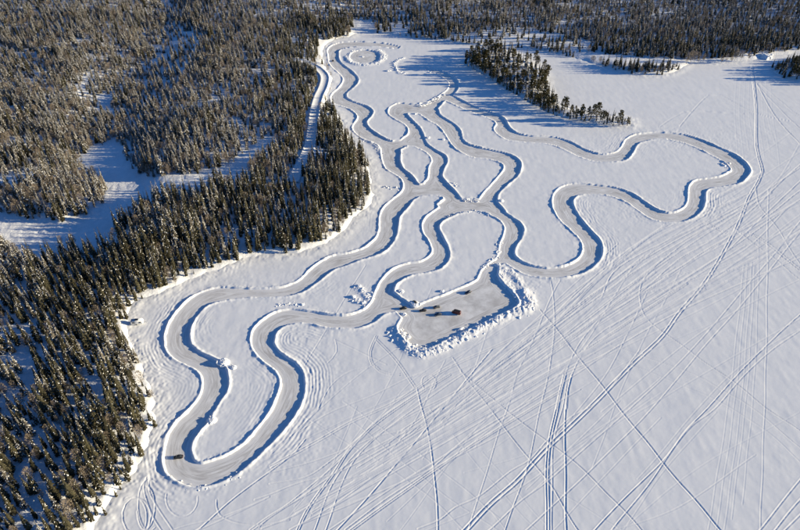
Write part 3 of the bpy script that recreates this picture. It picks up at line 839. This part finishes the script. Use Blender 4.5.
TH = np.where(isfr, 10 + 9*hv, 11 + 11*hv) * (.72 + .5*vnoise(TX/18, TY/18, 34))
TH = np.where(rng.rand(len(TX)) < .2, TH*.5, TH)
TH = TH * np.where(TD < 6, .72, 1.0) * (1 - .26*sstep(190, 70, PYt)) * np.where((PXt > 360), .92, 1.0)
TH = TH * np.where((PXt > 92) & (PXt < 230) & (PYt > 178) & (PYt < 272), 1.1, 1.0)
TW = 1 + .55*sstep(190, 70, PYt) * rng.uniform(.5, 1.3, len(TX))

# every tree is scored by how large it shows; the 300 largest stand as individuals
show = TH / Wt * (~isbi) * ((PXt > -8) & (PXt < 806) & (PYt > 0) & (PYt < 545))
order = np.argsort(-show)
indiv = np.zeros(len(TX), bool); indiv[order[:230]] = True

BANDS = [(505, 'along the bottom edge'), (475, 'just below the hairpin'), (448, 'level with the hairpin'), (420, 'just above the hairpin'), (392, 'level with the left bend'),
         (366, 'just above the left bend'), (340, 'just below the caravan'), (312, 'level with the caravan'), (285, 'just above the caravan'), (260, 'well above the caravan'), (240, 'at the pointed wood foot'), (222, 'low on the pointed wood'), (204, 'mid pointed wood'), (184, 'high on the pointed wood'), (0, 'by the pointed wood tip')]
def spruce_key(i):
    x, y, h, fr, d = PXt[i], PYt[i], TH[i], isfr[i], TD[i]
    size = 'very tall' if h > 22 else 'tall' if h > 19 else 'fairly tall' if h > 16.5 else ('short' if h < 12 else 'mid-height')
    where = [n for v, n in BANDS if y >= v][0]
    col = 'by the lake' if d < 14 else 'near the lake' if d < 40 else 'far left' if x < 35 else 'mid-forest'
    return '%s %s spruce' % (size, 'pale' if fr else 'green'), '%s, %s' % (where, col)
WORD = ['leftmost', 'second', 'third', 'fourth', 'fifth', 'sixth', 'seventh', 'eighth', 'ninth', 'tenth', 'eleventh', 'twelfth', 'thirteenth', 'fourteenth', 'fifteenth', 'sixteenth', 'seventeenth', 'eighteenth', 'nineteenth', 'twentieth', 'twenty-first', 'twenty-second', 'twenty-third', 'twenty-fourth', 'twenty-fifth', 'twenty-sixth']
seen = {}
for i in sorted(np.where(indiv)[0], key=lambda q: PXt[q]):
    k = spruce_key(i); seen[k] = seen.get(k, 0) + 1; n_ = min(seen[k], 26)
    lab = ('leftmost %s %s' % k) if n_ == 1 else '%s %s from left, %s' % (WORD[n_-1], *k)
    plant('spruce_tree', SPRUCE[TI[i]], (TX[i], TY[i], TZ[i] - .1), TH[i], rng.uniform(0, 6.28), lab, 'tree',
          'spruces of the left forest', (rng.uniform(-.04, .04), rng.uniform(-.04, .04)))

# the rest of the wood reads as one mass
def forest(name, pts, protos, label):
    FX, FY, FZ, FH, FI, FW = (np.asarray(a) for a in pts)
    lib = bpy.data.collections.new(name + '_kinds')
    for k, (h, tm, cm, sm) in enumerate(protos):
        src = [m for m in (tm, cm, sm) if m]
        vs, fs, mi, mats = [], [], [], []
        for m in src:
            base = len(vs)
            vs += [tuple(v.co / h) for v in m.vertices]
            fs += [tuple(i + base for i in p.vertices) for p in m.polygons]
            mi += [len(mats)] * len(m.polygons); mats.append(m.materials[0])
        me = bpy.data.meshes.new('whole_tree'); me.from_pydata(vs, [], fs)
        for m in mats: me.materials.append(m)
        me.polygons.foreach_set('material_index', mi); me.update()
        lib.objects.link(bpy.data.objects.new('kind_%02d' % k, me))
    n = len(FX)
    me = bpy.data.meshes.new(name)
    me.vertices.add(n)
    me.vertices.foreach_set('co', np.stack([FX, FY, FZ - .1], 1).astype(np.float32).ravel())
    a = me.attributes.new('tree_size', 'FLOAT_VECTOR', 'POINT'); a.data.foreach_set('vector', np.stack([FH*FW, FH*FW, FH], 1).astype(np.float32).ravel())
    a = me.attributes.new('tree_kind', 'INT', 'POINT'); a.data.foreach_set('value', FI.astype(np.int32))
    a = me.attributes.new('tree_turn', 'FLOAT_VECTOR', 'POINT')
    a.data.foreach_set('vector', np.stack([rng.uniform(-.04,.04,n), rng.uniform(-.04,.04,n), rng.uniform(0,6.28,n)], 1).astype(np.float32).ravel())
    o = link(name, me)
    ng = bpy.data.node_groups.new(name, 'GeometryNodeTree')
    ng.interface.new_socket('Geometry', in_out='INPUT', socket_type='NodeSocketGeometry')
    ng.interface.new_socket('Geometry', in_out='OUTPUT', socket_type='NodeSocketGeometry')
    N, Lk = ng.nodes, ng.links
    gi, go = N.new('NodeGroupInput'), N.new('NodeGroupOutput')
    ci = N.new('GeometryNodeCollectionInfo'); ci.inputs['Collection'].default_value = lib
    ci.inputs['Separate Children'].default_value = True; ci.inputs['Reset Children'].default_value = True
    ip = N.new('GeometryNodeInstanceOnPoints'); ip.inputs['Pick Instance'].default_value = True
    def attr(nm, dt):
        x = N.new('GeometryNodeInputNamedAttribute'); x.data_type = dt; x.inputs['Name'].default_value = nm
        return [s for s in x.outputs if s.enabled and s.name == 'Attribute'][0]
    Lk.new(gi.outputs[0], ip.inputs['Points']); Lk.new(ci.outputs[0], ip.inputs['Instance'])
    Lk.new(attr('tree_kind', 'INT'), ip.inputs['Instance Index'])
    Lk.new(attr('tree_turn', 'FLOAT_VECTOR'), ip.inputs['Rotation'])
    Lk.new(attr('tree_size', 'FLOAT_VECTOR'), ip.inputs['Scale'])
    Lk.new(ip.outputs[0], go.inputs[0])
    md = o.modifiers.new('trees', 'NODES'); md.node_group = ng
    tag(o, label, 'forest', kind='stuff')
    return o
TI = np.where(isbi, 8 + (hv*3).astype(int).clip(0, 2), TI); TH = np.where(isbi, np.clip(TH*.62, 5, 11), TH)
rest = np.where(~indiv)[0]
left_mass = rest[PXt[rest] < 352]; far_mass = rest[PXt[rest] >= 352]
pick = lambda q: (TX[q], TY[q], TZ[q], TH[q], TI[q], TW[q])
forest('spruce_forest', pick(left_mass), SPRUCE + BIRCH, 'dense snow-dusted spruce forest covering the land left of the lake')
forest('spruce_forest', pick(far_mass), SPRUCE + BIRCH, 'shaded spruce forest on the far shore and hillside')
print('trees', len(TX), 'left', len(left_mass), 'far', len(far_mass))

# peninsula: every tree stands alone
rp = random.Random(5)
def stand(px, py, height, kind, label, group, z=None):
    Xa, Ya = ground(np.array([px], float), np.array([py], float))
    d = land_dist_points(Xa, Ya, np.array([px], float), np.array([py], float))
    zz = float(land_height(Xa, Ya, d)[0])
    Xb, Yb = ground(px, py, zz)
    protos = {'pine': PINE, 'spruce': SPRUCE[:4], 'snowy': SPRUCE[4:], 'birch': BIRCH}[kind]
    nm = {'pine': 'pine_tree', 'spruce': 'spruce_tree', 'snowy': 'spruce_tree', 'birch': 'birch_tree'}[kind]
    return plant(nm, rp.choice(protos), (float(Xb), float(Yb), zz - .1), height, rp.uniform(0, 6.28), label, 'tree', group)
FRONT = [(564,112,16,'pine','tall rounded pine, farthest left of the row on the peninsula point'),(570,114,9,'spruce','short spruce right of the tall rounded pine on the point'),
 (575,115,8,'spruce','second short spruce right of the tall rounded pine'),(581,119,15,'pine','broad dark pine in the middle of the point, left one of its pair'),
 (588,117,11,'pine','low pine behind the broad pine on the point'),(593,118,14,'pine','pine with an uneven crown, centre of the point row'),
 (597,118,16,'pine','tallest pine near the middle of the point'),(602,122,12,'pine','medium pine right of the tallest pine on the point'),
 (607,122,13,'spruce','slim spruce between pines on the point'),(612,122,14,'spruce','slim tall spruce near the tip of the point'),
 (619,125,15,'pine','broad pine standing closest to the tip of the point'),(627,125,8,'pine','small pine at the very tip of the peninsula point'),
 (585,123,5,'spruce','tiny spruce in shade in front of the broad pine'),(553,111,9,'spruce','short spruce left of the rounded pine'),(548,108,12,'pine','dark pine where the point joins the peninsula')]
for px, py, h, kd, lab in FRONT: stand(px, py, h, kd, lab, 'trees on the peninsula point')
ORD = ['first', 'second', 'third', 'fourth', 'fifth', 'sixth', 'seventh', 'eighth', 'ninth', 'tenth', 'eleventh', 'twelfth', 'thirteenth', 'fourteenth', 'fifteenth', 'sixteenth', 'seventeenth', 'eighteenth', 'nineteenth', 'twentieth'] + ['twenty-' + q for q in ('first', 'second', 'third', 'fourth', 'fifth', 'sixth', 'seventh', 'eighth', 'ninth')]
pen_list = []; tries = 0
while len(pen_list) < 330 and tries < 20000:
    tries += 1
    px, py = rp.uniform(462, 632), rp.uniform(46, 126)
    if not in_poly(LAND_PEN, np.array([px]), np.array([py]))[0]: continue
    if any((px-a[0])**2 + ((py-a[1])*2)**2 < 3.0**2 for a in pen_list): continue
    if 512 < px < 540 and 78 < py < 92 and rp.random() < .5: continue
    u_ = rp.random()
    kd = 'spruce' if u_ < .3 else ('snowy' if u_ < .68 else 'pine')
    if px > 530: kd = 'pine' if u_ < .55 else 'spruce'
    h = rp.uniform(6.5, 18) * (1.05 if px < 505 else .92)
    if px > 556: h = rp.uniform(3, 7.5); kd = 'spruce' if u_ < .7 else 'pine'
    pen_list.append((px, py, h, kd))
def pen_key(t):
    px, py, h, kd = t
    zone = 'far end' if px < 480 else 'far half' if px < 500 else 'middle' if px < 520 else 'near half' if px < 540 else 'lakeside bluff' if px < 557 else 'low tip'
    side = 'shaded lake side' if py > 62 + (px - 480) * .62 else 'sunny channel side'
    if px > 556: side = 'row'
    size = 'tall' if h > 14 else ('short' if h < 11 else 'medium')
    return '%s %s' % (size, {'spruce': 'dark spruce', 'snowy': 'frosted spruce', 'pine': 'pine'}[kd]), '%s of the peninsula %s' % (side, zone)
pen_list.sort(key=lambda t: t[0]); cnt = {}; pen_mass = []
for t in pen_list:
    k = pen_key(t)
    if t[3] != 'pine' and (t[0] < 503 or t[0] > 556) : pen_mass.append(t); continue
    cnt[k] = cnt.get(k, 0) + 1
    stand(*t, '%s %s from left, %s' % (ORD[min(cnt[k], 29) - 1], *k), 'trees of the wooded peninsula')
pm = np.array([t[:3] for t in pen_mass]); mX, mY = ground(pm[:, 0], pm[:, 1])
mZ = land_height(mX, mY, land_dist_points(mX, mY, pm[:, 0], pm[:, 1])); mX, mY = ground(pm[:, 0], pm[:, 1], mZ)
forest('spruce_wood', (mX, mY, mZ, pm[:, 2], np.array([rp.randrange(4) if t[3] == 'spruce' else 4 + rp.randrange(4) for t in pen_mass]), np.full(len(pm), 1.15)), SPRUCE,
       'close-grown spruces and saplings filling the peninsula')
# right-hand islet at the edge of the picture
for k, (px, py, h, kd) in enumerate([(772,68,12,'spruce'),(777,72,10,'pine'),(783,74,13,'spruce'),(788,77,11,'spruce'),(792,76,13,'pine'),(797,78,12,'pine'),(799,72,14,'spruce'),(785,66,13,'spruce'),(793,68,14,'pine'),
        (806,76,13,'pine'),(812,80,13,'spruce'),(820,76,14,'pine'),(828,80,12,'spruce'),(836,76,15,'spruce'),(846,82,14,'pine'),(815,68,14,'spruce'),(830,68,15,'pine'),(850,70,15,'spruce')]):
    lab = '%s on the islet at the right edge, %s of its trees in order of building up from the left tip' % (kd, ORD[k]) if False else '%s %s on the islet at the right edge, %s tree from its tip' % ('taller' if h > 12 else 'lower', kd, ORD[k])
    stand(px, py, h, kd, lab, 'trees of the right-hand islet')
# bare birches
for k, (px, py, h) in enumerate([(690,63,15),(694,62,13),(686,64,14),(698,63,11),(703,62,10),(721,63,9),(726,62,10),(731,62,8),(735,60,12),(741,60,11),(748,60,10)]):
    stand(px, py, h, 'birch', 'bare %s brown birch on the far shore, %s birch counted rightwards of the shore cape' % ('tall' if h > 12 else 'low', ORD[k]), 'birches on the far shore')
for k, (px, py, h) in enumerate([(313,64,7),(316,66,6),(328,71,7),(327,67,5),(331,76,5),(325,100,6),(330,91,4),(320,60,6)]):
    stand(px, py, h, 'birch', 'thin bare birch on the lit bank between road and ice lane, %s one' % ORD[k], 'birches by the road')
for k, (px, py) in enumerate([(406,38),(411,39),(416,39.5),(421,40),(427,40.5),(432,41),(437,41.5),(400,37)]):
    stand(px, py, 6, 'birch', 'low bare birch in the brown thicket on the far shore, %s from left' % ORD[k], 'birches of the far thicket')
for k, (px, py, h) in enumerate([(92,402,7),(24,404,8),(12,412,7),(45,395,6),(118,372,6),(70,432,6),(30,232+30,9),(62,245,8),(54,262,8)]):
    stand(px, py, h, 'birch', 'frosted bare birch in the left forest, %s one' % ['above the left bend', 'at far left level with the left bend', 'farthest left', 'mid-forest above the left bend', 'nearest the lake bank', 'lowest', 'below the frozen pond', 'right below the pond bend', 'between pond and caravan'][k], 'birches in the left forest')

# ------------------------------------------------------------------ snow clods and piles
def clod(b, x, y, z, r, rn, flat=.75):
    """an uneven broken block of snow"""
    ph = rn.uniform(0, 6.28); n = 5; rs = []; ex = rn.uniform(.6, 1.7); ea = rn.uniform(0, 3.14); ce, se = math.cos(ea), math.sin(ea)
    for zz, k in ((-.5, .9), (.1, 1.05), (.62, .78)):
        rs.append([(x + r*k*rn.uniform(.72, 1.2)*math.cos(ph + 6.283*i/n), y + r*k*rn.uniform(.72, 1.2)*math.sin(ph + 6.283*i/n), z + r*flat*(zz + rn.uniform(-.15, .15))) for i in range(n)])
    top = (x + r*rn.uniform(-.25, .25), y + r*rn.uniform(-.25, .25), z + r*flat*rn.uniform(.75, 1.1))
    v = [p for q in rs for p in q] + [top]; f = []
    w_ = []
    for p in v:
        dx, dy = p[0]-x, p[1]-y; a_, b_ = (dx*ce + dy*se)*ex, (-dx*se + dy*ce)/ex
        w_.append((x + a_*ce - b_*se, y + a_*se + b_*ce, p[2]))
    v = w_
    for k in range(2):
        for i in range(n): j = (i+1) % n; f.append((k*n+i, k*n+j, (k+1)*n+j, (k+1)*n+i))
    for i in range(n): f.append((2*n+i, 2*n+(i+1) % n, 3*n))
    b.add(v, f)

def rubble(line, width, count, r0, r1, label, heap=0.6, seed=1):
    rn = random.Random(seed); b = MB()
    P = smooth(line, 1.0)
    W = [ground(*p) for p in P]
    for k in range(int(count * 1.15)):
        i = rn.randrange(len(P)); o = rn.gauss(0, .42)
        j = min(i+1, len(P)-1); i_ = max(0, j-1)
        t = Vector((W[j][0]-W[i_][0], W[j][1]-W[i_][1])); t.normalize()
        x = W[i][0] - t.y*o*width; y = W[i][1] + t.x*o*width
        r = rn.uniform(r0, r1) * rn.choice([.3, .4, .55, .8, 1.15])
        z = .2 + heap * math.exp(-(o/.5)**2) * rn.uniform(.1, 1)
        clod(b, x, y, z, r, rn)
    o = link('snow_rubble', b.mesh('snow_rubble', M['clod']))
    return tag(o, label, 'snow rubble', kind='stuff')
rubble([(396,330),(399,337),(406,346),(414,352),(422,354)], 5.5, 170, .5, 1.25, 'broken snow blocks heaped along the lower left side of the yard', .8, 1)
rubble([(422,354),(436,350),(452,342),(468,334.5),(484,326.5),(500,319),(514,313)], 5.5, 330, .5, 1.3, 'long heap of broken snow blocks along the lower edge of the yard', .9, 2)
rubble([(514,312),(524,310),(529,303),(524,293)], 7, 150, .5, 1.2, 'broken snow blocks heaped at the right corner of the yard', .9, 3)
rubble([(519,301),(512,291),(505,282),(500,273),(505,270),(513,275),(520,284)], 4, 130, .4, 1.0, 'broken snow blocks along the right side of the yard', .6, 4)
ring = lambda a0, a1, rx, ry: [(364.7 + rx*math.cos(rad(a)), 57 + ry*math.sin(rad(a))) for a in np.linspace(a0, a1, 14)]
rubble(ring(20, 175, 18.5, 8.8), 4.5, 190, .5, 1.1, 'ring of snow blocks on the near side of the skid circle', .8, 5)
rubble(ring(-45, 20, 19.5, 8.6), 6, 120, .5, 1.2, 'snow blocks piled at the right side of the skid circle', .8, 6)
rubble(ring(185, 275, 17.5, 7.6), 3, 70, .4, 1.1, 'low row of snow blocks on the far side of the skid circle', .4, 7)
rubble([(404,58.5),(397,61),(394.5,64),(396,69),(400,74),(406,73.5)], 4, 90, .5, 1.4, 'curved row of snow blocks right of the skid circle', .7, 8)
rubble([(440,65),(446,64),(452,64.5)], 3, 26, .5, 1.2, 'few snow blocks in shade near the far shore', .5, 9)
rubble([(275,306.5),(284,304.5),(293,305),(303,305.5)], 2.5, 60, .35, .8, 'row of snow clods beside the lower bend', .5, 10)
rubble([(356,287),(361,291),(365,296),(368,300)], 4, 60, .4, 1.1, 'snow clods in a branching heap beside the lane', .6, 11)
rubble([(353,298),(358,302),(366,305)], 4, 50, .4, 1.2, 'lower arm of the branching snow clod heap', .6, 12)
rubble([(366,296),(373,294)], 4, 30, .4, 1.0, 'snow clods against the lane edge', .5, 13)
rubble([(720,164),(724,166),(728,168)], 5, 40, .4, 1.1, 'snow clods inside the far right bend', .5, 14)
rubble([(362,139),(370,143),(377,148),(380,154)], 3, 90, .4, 1.0, 'snow blocks along the left lane edge by the pointed wood', .6, 15)
rubble([(378,187),(386,187.5),(395,188),(400,190)], 3, 46, .4, .9, 'row of snow clods running to the lane from the wood', .5, 16)
rubble([(420,107),(428,103.5),(436,99),(441,96)], 4, 80, .5, 1.3, 'snow blocks thrown up at the top junction', .7, 17)
rubble([(453,183),(458,187)], 3, 30, .4, .9, 'small heap of snow clods on the inner island', .5, 18)
rubble([(407,146),(404,150),(402,156)], 2.5, 26, .35, .7, 'snow clods at the top of the small island', .4, 19)
rubble([(446,219),(455,215),(466,213),(481,212.5),(489,216)], 2.5, 90, .4, .9, 'snow blocks along the upper rim of the large island', .5, 20)
rubble([(463,201),(470,200.6),(478,201)], 2.0, 34, .4, .8, 'snow clods on the rim of the triangular island', .4, 21)
rubble([(500,243),(497,256),(490,263),(482,269)], 2.5, 60, .4, 1.0, 'snow clods along the right rim of the large island', .5, 22)
rubble([(170,478),(187,487.5),(202,489),(220,485),(240,474)], 2.6, 80, .3, .7, 'snow clods spilled outside the hairpin bend', .3, 23)

def pile(px, py, r, h, label, seed):
    """rounded shovelled heap with lumps"""
    rn = random.Random(seed); b = MB(); n, m = 16, 6
    rs = []
    for k in range(m):
        t = k / m; rr = r * math.cos(t*math.pi/2) ** .7
        rs.append([(rr*math.cos(6.283*i/n)*rn.uniform(.82, 1.16), rr*math.sin(6.283*i/n)*rn.uniform(.82, 1.16), -.3 + (h+.3)*math.sin(t*math.pi/2) + rn.uniform(-.1, .1)*h) for i in range(n)])
    b.rings(rs)
    for k in range(7): clod(b, rn.gauss(0, r*.5), rn.gauss(0, r*.5), h*rn.uniform(.2, .7), r*rn.uniform(.16, .34), rn)
    X0, Y0 = ground(px, py)
    o = link('snow_pile', b.mesh('snow_pile', M['clod'], False), None, (float(X0), float(Y0), lake_z(px, py) * .7))
    return tag(o, label, 'snow pile')
for i, a in enumerate([(224,363.5,3.2,1.8,'large rounded snow pile on the inner edge of the left bend'),(234,368,1.6,1.1,'small snow pile right of the large one on the left bend'),
    (212,421,2.6,1.2,'snow pile in a notch of the bank above the hairpin'),(415,305,3.0,1.0,'snow heap at the corner where the island meets the yard'),
    (442,292,1.4,1.0,'small snow heap just behind the straight bank of the yard'),(401,292,2.0,1.1,'snow pile at the yard entrance on the island tip'),
    (388,71.5,2.6,1.3,'lone snow pile between the skid circle and the curved row'),(362.5,57,1.8,.7,'low snow heap in the centre of the skid circle'),
    (428,138.5,2.0,1.2,'snow pile on the left edge of the triangular island'),(443,140,1.8,1.0,'snow pile on the right edge of the triangular island'),
    (501,201.5,2.2,1.4,'snow pile beside the lane right of the junction'),(404,314.5,1.6,1.0,'snow lump at the left gatepost of the yard entrance'),
    (415,114.5,1.6,1.0,'snow lump on the tip of the triangular island'),(498,265.5,2.0,1.3,'snow lump at the neck of the yard'),
    (729,163.5,1.6,1.0,'snow lump inside the far right bend'),(765,58,8.0,4.0,'big sunlit snow mound on the far shore at upper right'),
    (359,287,1.6,1.0,'snow lump at the top of the branching heap'),(353,297.5,1.4,1.0,'snow lump at the left end of the branching heap'),
    (430,73,1.8,1.0,'snow lump in the shade on the upper lane'),(444,95,2.0,1.2,'snow lump at the shaded edge of the top junction')]):
    pile(*a, seed=40 + i)

# ------------------------------------------------------------------ vehicles
WHEEL, RIMM = None, None
def wheel_meshes():
    w = MB(); w.cyl((0,0,0), 'y', .33, .11, 16); r = MB(); r.cyl((0,0,0), 'y', .2, .118, 10)
    return w.mesh('tyre', M['tyre']), r.mesh('rim', M['rim'])
WHEEL, RIMM = wheel_meshes()
GH = MB()

def loft(sections):
    """sections: (x, half width bottom, half width top, z bottom, z top) with rounded shoulders"""
    rs = []
    for x, wb, wt, z0, z1 in sections:
        e = min(.12, (z1 - z0)*.3)
        rs.append([(x, -wb, z0), (x, -wb, z0 + (z1-z0)*.5), (x, -wt, z1 - e), (x, -wt + e, z1), (x, wt - e, z1), (x, wt, z1 - e), (x, wb, z0 + (z1-z0)*.5), (x, wb, z0)])
    b = MB(); b.rings(rs); return b

def car(px, py, heading, body_col, label, group='cars on the ice', estate=False, z=None, name='parked_car'):
    pm = noisy('car_paint_' + label[:8].replace(' ', '_'), body_col, tuple(c*1.25 for c in body_col), 1.5, .35, spec=.5)
    X0, Y0 = ground(px, py)
    e = link(name, None, None, (float(X0), float(Y0), .02 if z is None else z), heading)
    tag(e, label, 'car', group)
    bd = loft([(-2.12,.68,.66,.42,.78),(-2.0,.82,.78,.28,.98),(-1.5,.88,.85,.24,1.02),(-.6,.89,.86,.22,.98),(.7,.89,.86,.22,.95),(1.4,.87,.82,.24,.88),(1.95,.80,.74,.28,.76),(2.15,.62,.58,.42,.66)])
    body = link('body', bd.mesh('car_body', pm, True), e)
    back = -2.0 if estate else -1.75
    ca = loft([(back,.70,.62,.92,1.0),(back+.35,.76,.62,.92,1.42),(-.2,.78,.63,.92,1.50),(.35,.78,.62,.92,1.45),(1.05,.74,.66,.90,.97)])
    link('cabin_glass', ca.mesh('car_cabin', M['glass'], True), e)
    rf = loft([(back+.32,.60,.56,1.40,1.455),(-.2,.62,.58,1.48,1.545),(.40,.60,.55,1.43,1.48)])
    link('roof', rf.mesh('car_roof', pm, True), e)
    for s in (-1, 1):
        pl = MB(); pl.box(-.28, -.18, s*.775-.02, s*.775+.02, .95, 1.44); link('door_pillar', pl.mesh('pillar', pm), e)
        for xw in (-1.32, 1.34):
            w = link('wheel', WHEEL, e, (xw, s*.80, .33)); link('rim', RIMM, w)
        hl = MB(); hl.box(2.0, 2.16, s*.58-.16, s*.58+.16, .56, .68); link('headlight', hl.mesh('headlight', M['lamp']), e)
        tl = MB(); tl.box(-2.15, -2.02, s*.62-.12, s*.62+.12, .72, .9); link('taillight', tl.mesh('taillight', M['tail']), e)
        mi = MB(); mi.box(.75, .93, s*.98-.09, s*.98+.09, .95, 1.08); link('mirror', mi.mesh('mirror', M['plastic']), e)
    bp = MB(); bp.box(2.08, 2.22, -.66, .66, .34, .52); link('bumper', bp.mesh('bumper', M['plastic']), e)
    bp = MB(); bp.box(-2.22, -2.08, -.68, .68, .36, .54); link('bumper', bp.mesh('bumper', M['plastic']), e)
    return e
car(403.2,308.8, rad(196), (.02,.02,.022), 'black hatchback leaving the yard entrance, leftmost of the vehicle group', name='hatchback_car')
car(422.8,311, rad(190), (.018,.018,.02), 'black car in the middle of the yard entrance row', name='hatchback_car')
car(436.8,307.6, rad(20), (.10,.10,.11), 'dark grey car parked nearest the straight snow bank', name='estate_car', estate=True)
car(438,315, rad(200), (.03,.045,.08), 'dark blue car lying in the shadow of the red van', name='hatchback_car')
car(468,293, rad(215), (.015,.02,.05), 'dark car standing alone on the upper right of the yard', name='estate_car', estate=True)
car(415,303.6, rad(120), (.05,.05,.045), 'dark car half buried in the snow heap at the yard corner', z=.35, name='hatchback_car')
car(178.5,457.5, rad(188), (.018,.018,.02), 'dark rally car driving through the bottom hairpin bend', 'cars driving on the track', name='rally_car')
car(333,61.2, rad(100), (.02,.02,.022), 'black car driving near the skid circle at the top of the track', 'cars driving on the track', name='rally_car')

def van(px, py, heading):
    X0, Y0 = ground(px, py)
    e = link('van', None, None, (float(X0), float(Y0), .02), heading)
    tag(e, 'tall dark red van, largest vehicle in the yard', 'van')
    red = noisy('van_red', (.085, .014, .011), (.12, .02, .015), 1.5, .4, spec=.5)
    bd = loft([(-2.7,.92,.86,.42,2.35),(-2.55,.98,.90,.32,2.52),(1.0,.98,.90,.32,2.52),(1.55,.97,.84,.32,2.40),(2.2,.94,.86,.32,1.35),(2.7,.88,.8,.36,1.05),(2.82,.7,.66,.45,.85)])
    link('body', bd.mesh('van_body', red, True), e)
    rf = MB(); rf.box(-2.4, 1.0, -.78, .78, 2.524, 2.56); link('roof_panel', rf.mesh('van_roof', M['plastic']), e)
    ws = MB(); ws.add([(1.62,-.76,2.25),(1.62,.76,2.25),(2.2,.80,1.42),(2.2,-.80,1.42)], [(0,3,2,1)])
    ws.add([(1.66,-.76,2.29),(1.66,.76,2.29),(2.24,.80,1.46),(2.24,-.80,1.46)], [(0,3,2,1)]); link('windscreen', ws.mesh('van_windscreen', M['glass']), e)
    for s in (-1, 1):
        sw = MB(); sw.box(.55, 1.45, s*.955-.012, s*.955+.012, 1.5, 2.05); link('side_window', sw.mesh('van_window', M['glass']), e)
        for xw in (-1.6, 1.75):
            w = link('wheel', WHEEL, e, (xw, s*.90, .34)); link('rim', RIMM, w)
        hl = MB(); hl.box(2.62, 2.80, s*.68-.14, s*.68+.14, .72, .92); link('headlight', hl.mesh('headlight', M['lamp']), e)
        tl = MB(); tl.box(-2.74, -2.66, s*.86-.06, s*.86+.06, .9, 1.5); link('taillight', tl.mesh('taillight', M['tail']), e)
    rw = MB(); rw.box(-2.735, -2.69, -.7, .7, 1.5, 2.1); link('rear_window', rw.mesh('van_rear_window', M['glass']), e)
van(456.3, 313.4, rad(155))

def caravan(px, py, heading):
    Xa, Ya = ground(px, py)
    e = link('caravan', None, None, (float(Xa), float(Ya), .75), heading, (1.3, 1.3, 1.3))
    tag(e, 'small white caravan parked on the snow at the forest edge', 'caravan')
    bd = loft([(-2.6,1.0,.95,.7,1.9),(-2.45,1.1,1.05,.45,2.35),(2.2,1.1,1.05,.45,2.4),(2.55,1.08,1.02,.5,1.9),(2.7,1.0,.95,.7,1.3)])
    link('body', bd.mesh('caravan_body', M['white_paint'], True), e)
    h = MB(); h.box(-.75, .75, -.55, .55, 2.38, 2.50); link('roof_hatch', h.mesh('roof_hatch', M['glass']), e)
    for x0, x1 in ((-1.9, -.7), (1.0, 2.0)):
        w = MB(); w.box(x0, x1, -1.125, -1.085, 1.25, 1.85); link('window', w.mesh('caravan_window', M['glass']), e)
    d = MB(); d.box(-.1, .6, -1.12, -1.08, .5, 2.1); dd = link('door', d.mesh('caravan_door', M['white_paint']), e)
    k = MB(); k.box(.5, .56, -1.15, -1.12, 1.2, 1.3); link('handle', k.mesh('door_handle', M['steel']), dd)
    for s in (-1, 1):
        w = link('wheel', WHEEL, e, (-.2, s*1.02, .3)); link('rim', RIMM, w)
    t = MB(); t.box(2.6, 4.0, -.06, .06, .5, .6); t.cyl((3.9, 0, .35), 'z', .05, .3); link('drawbar', t.mesh('drawbar', M['steel']), e)
caravan(138, 324.5, rad(8))
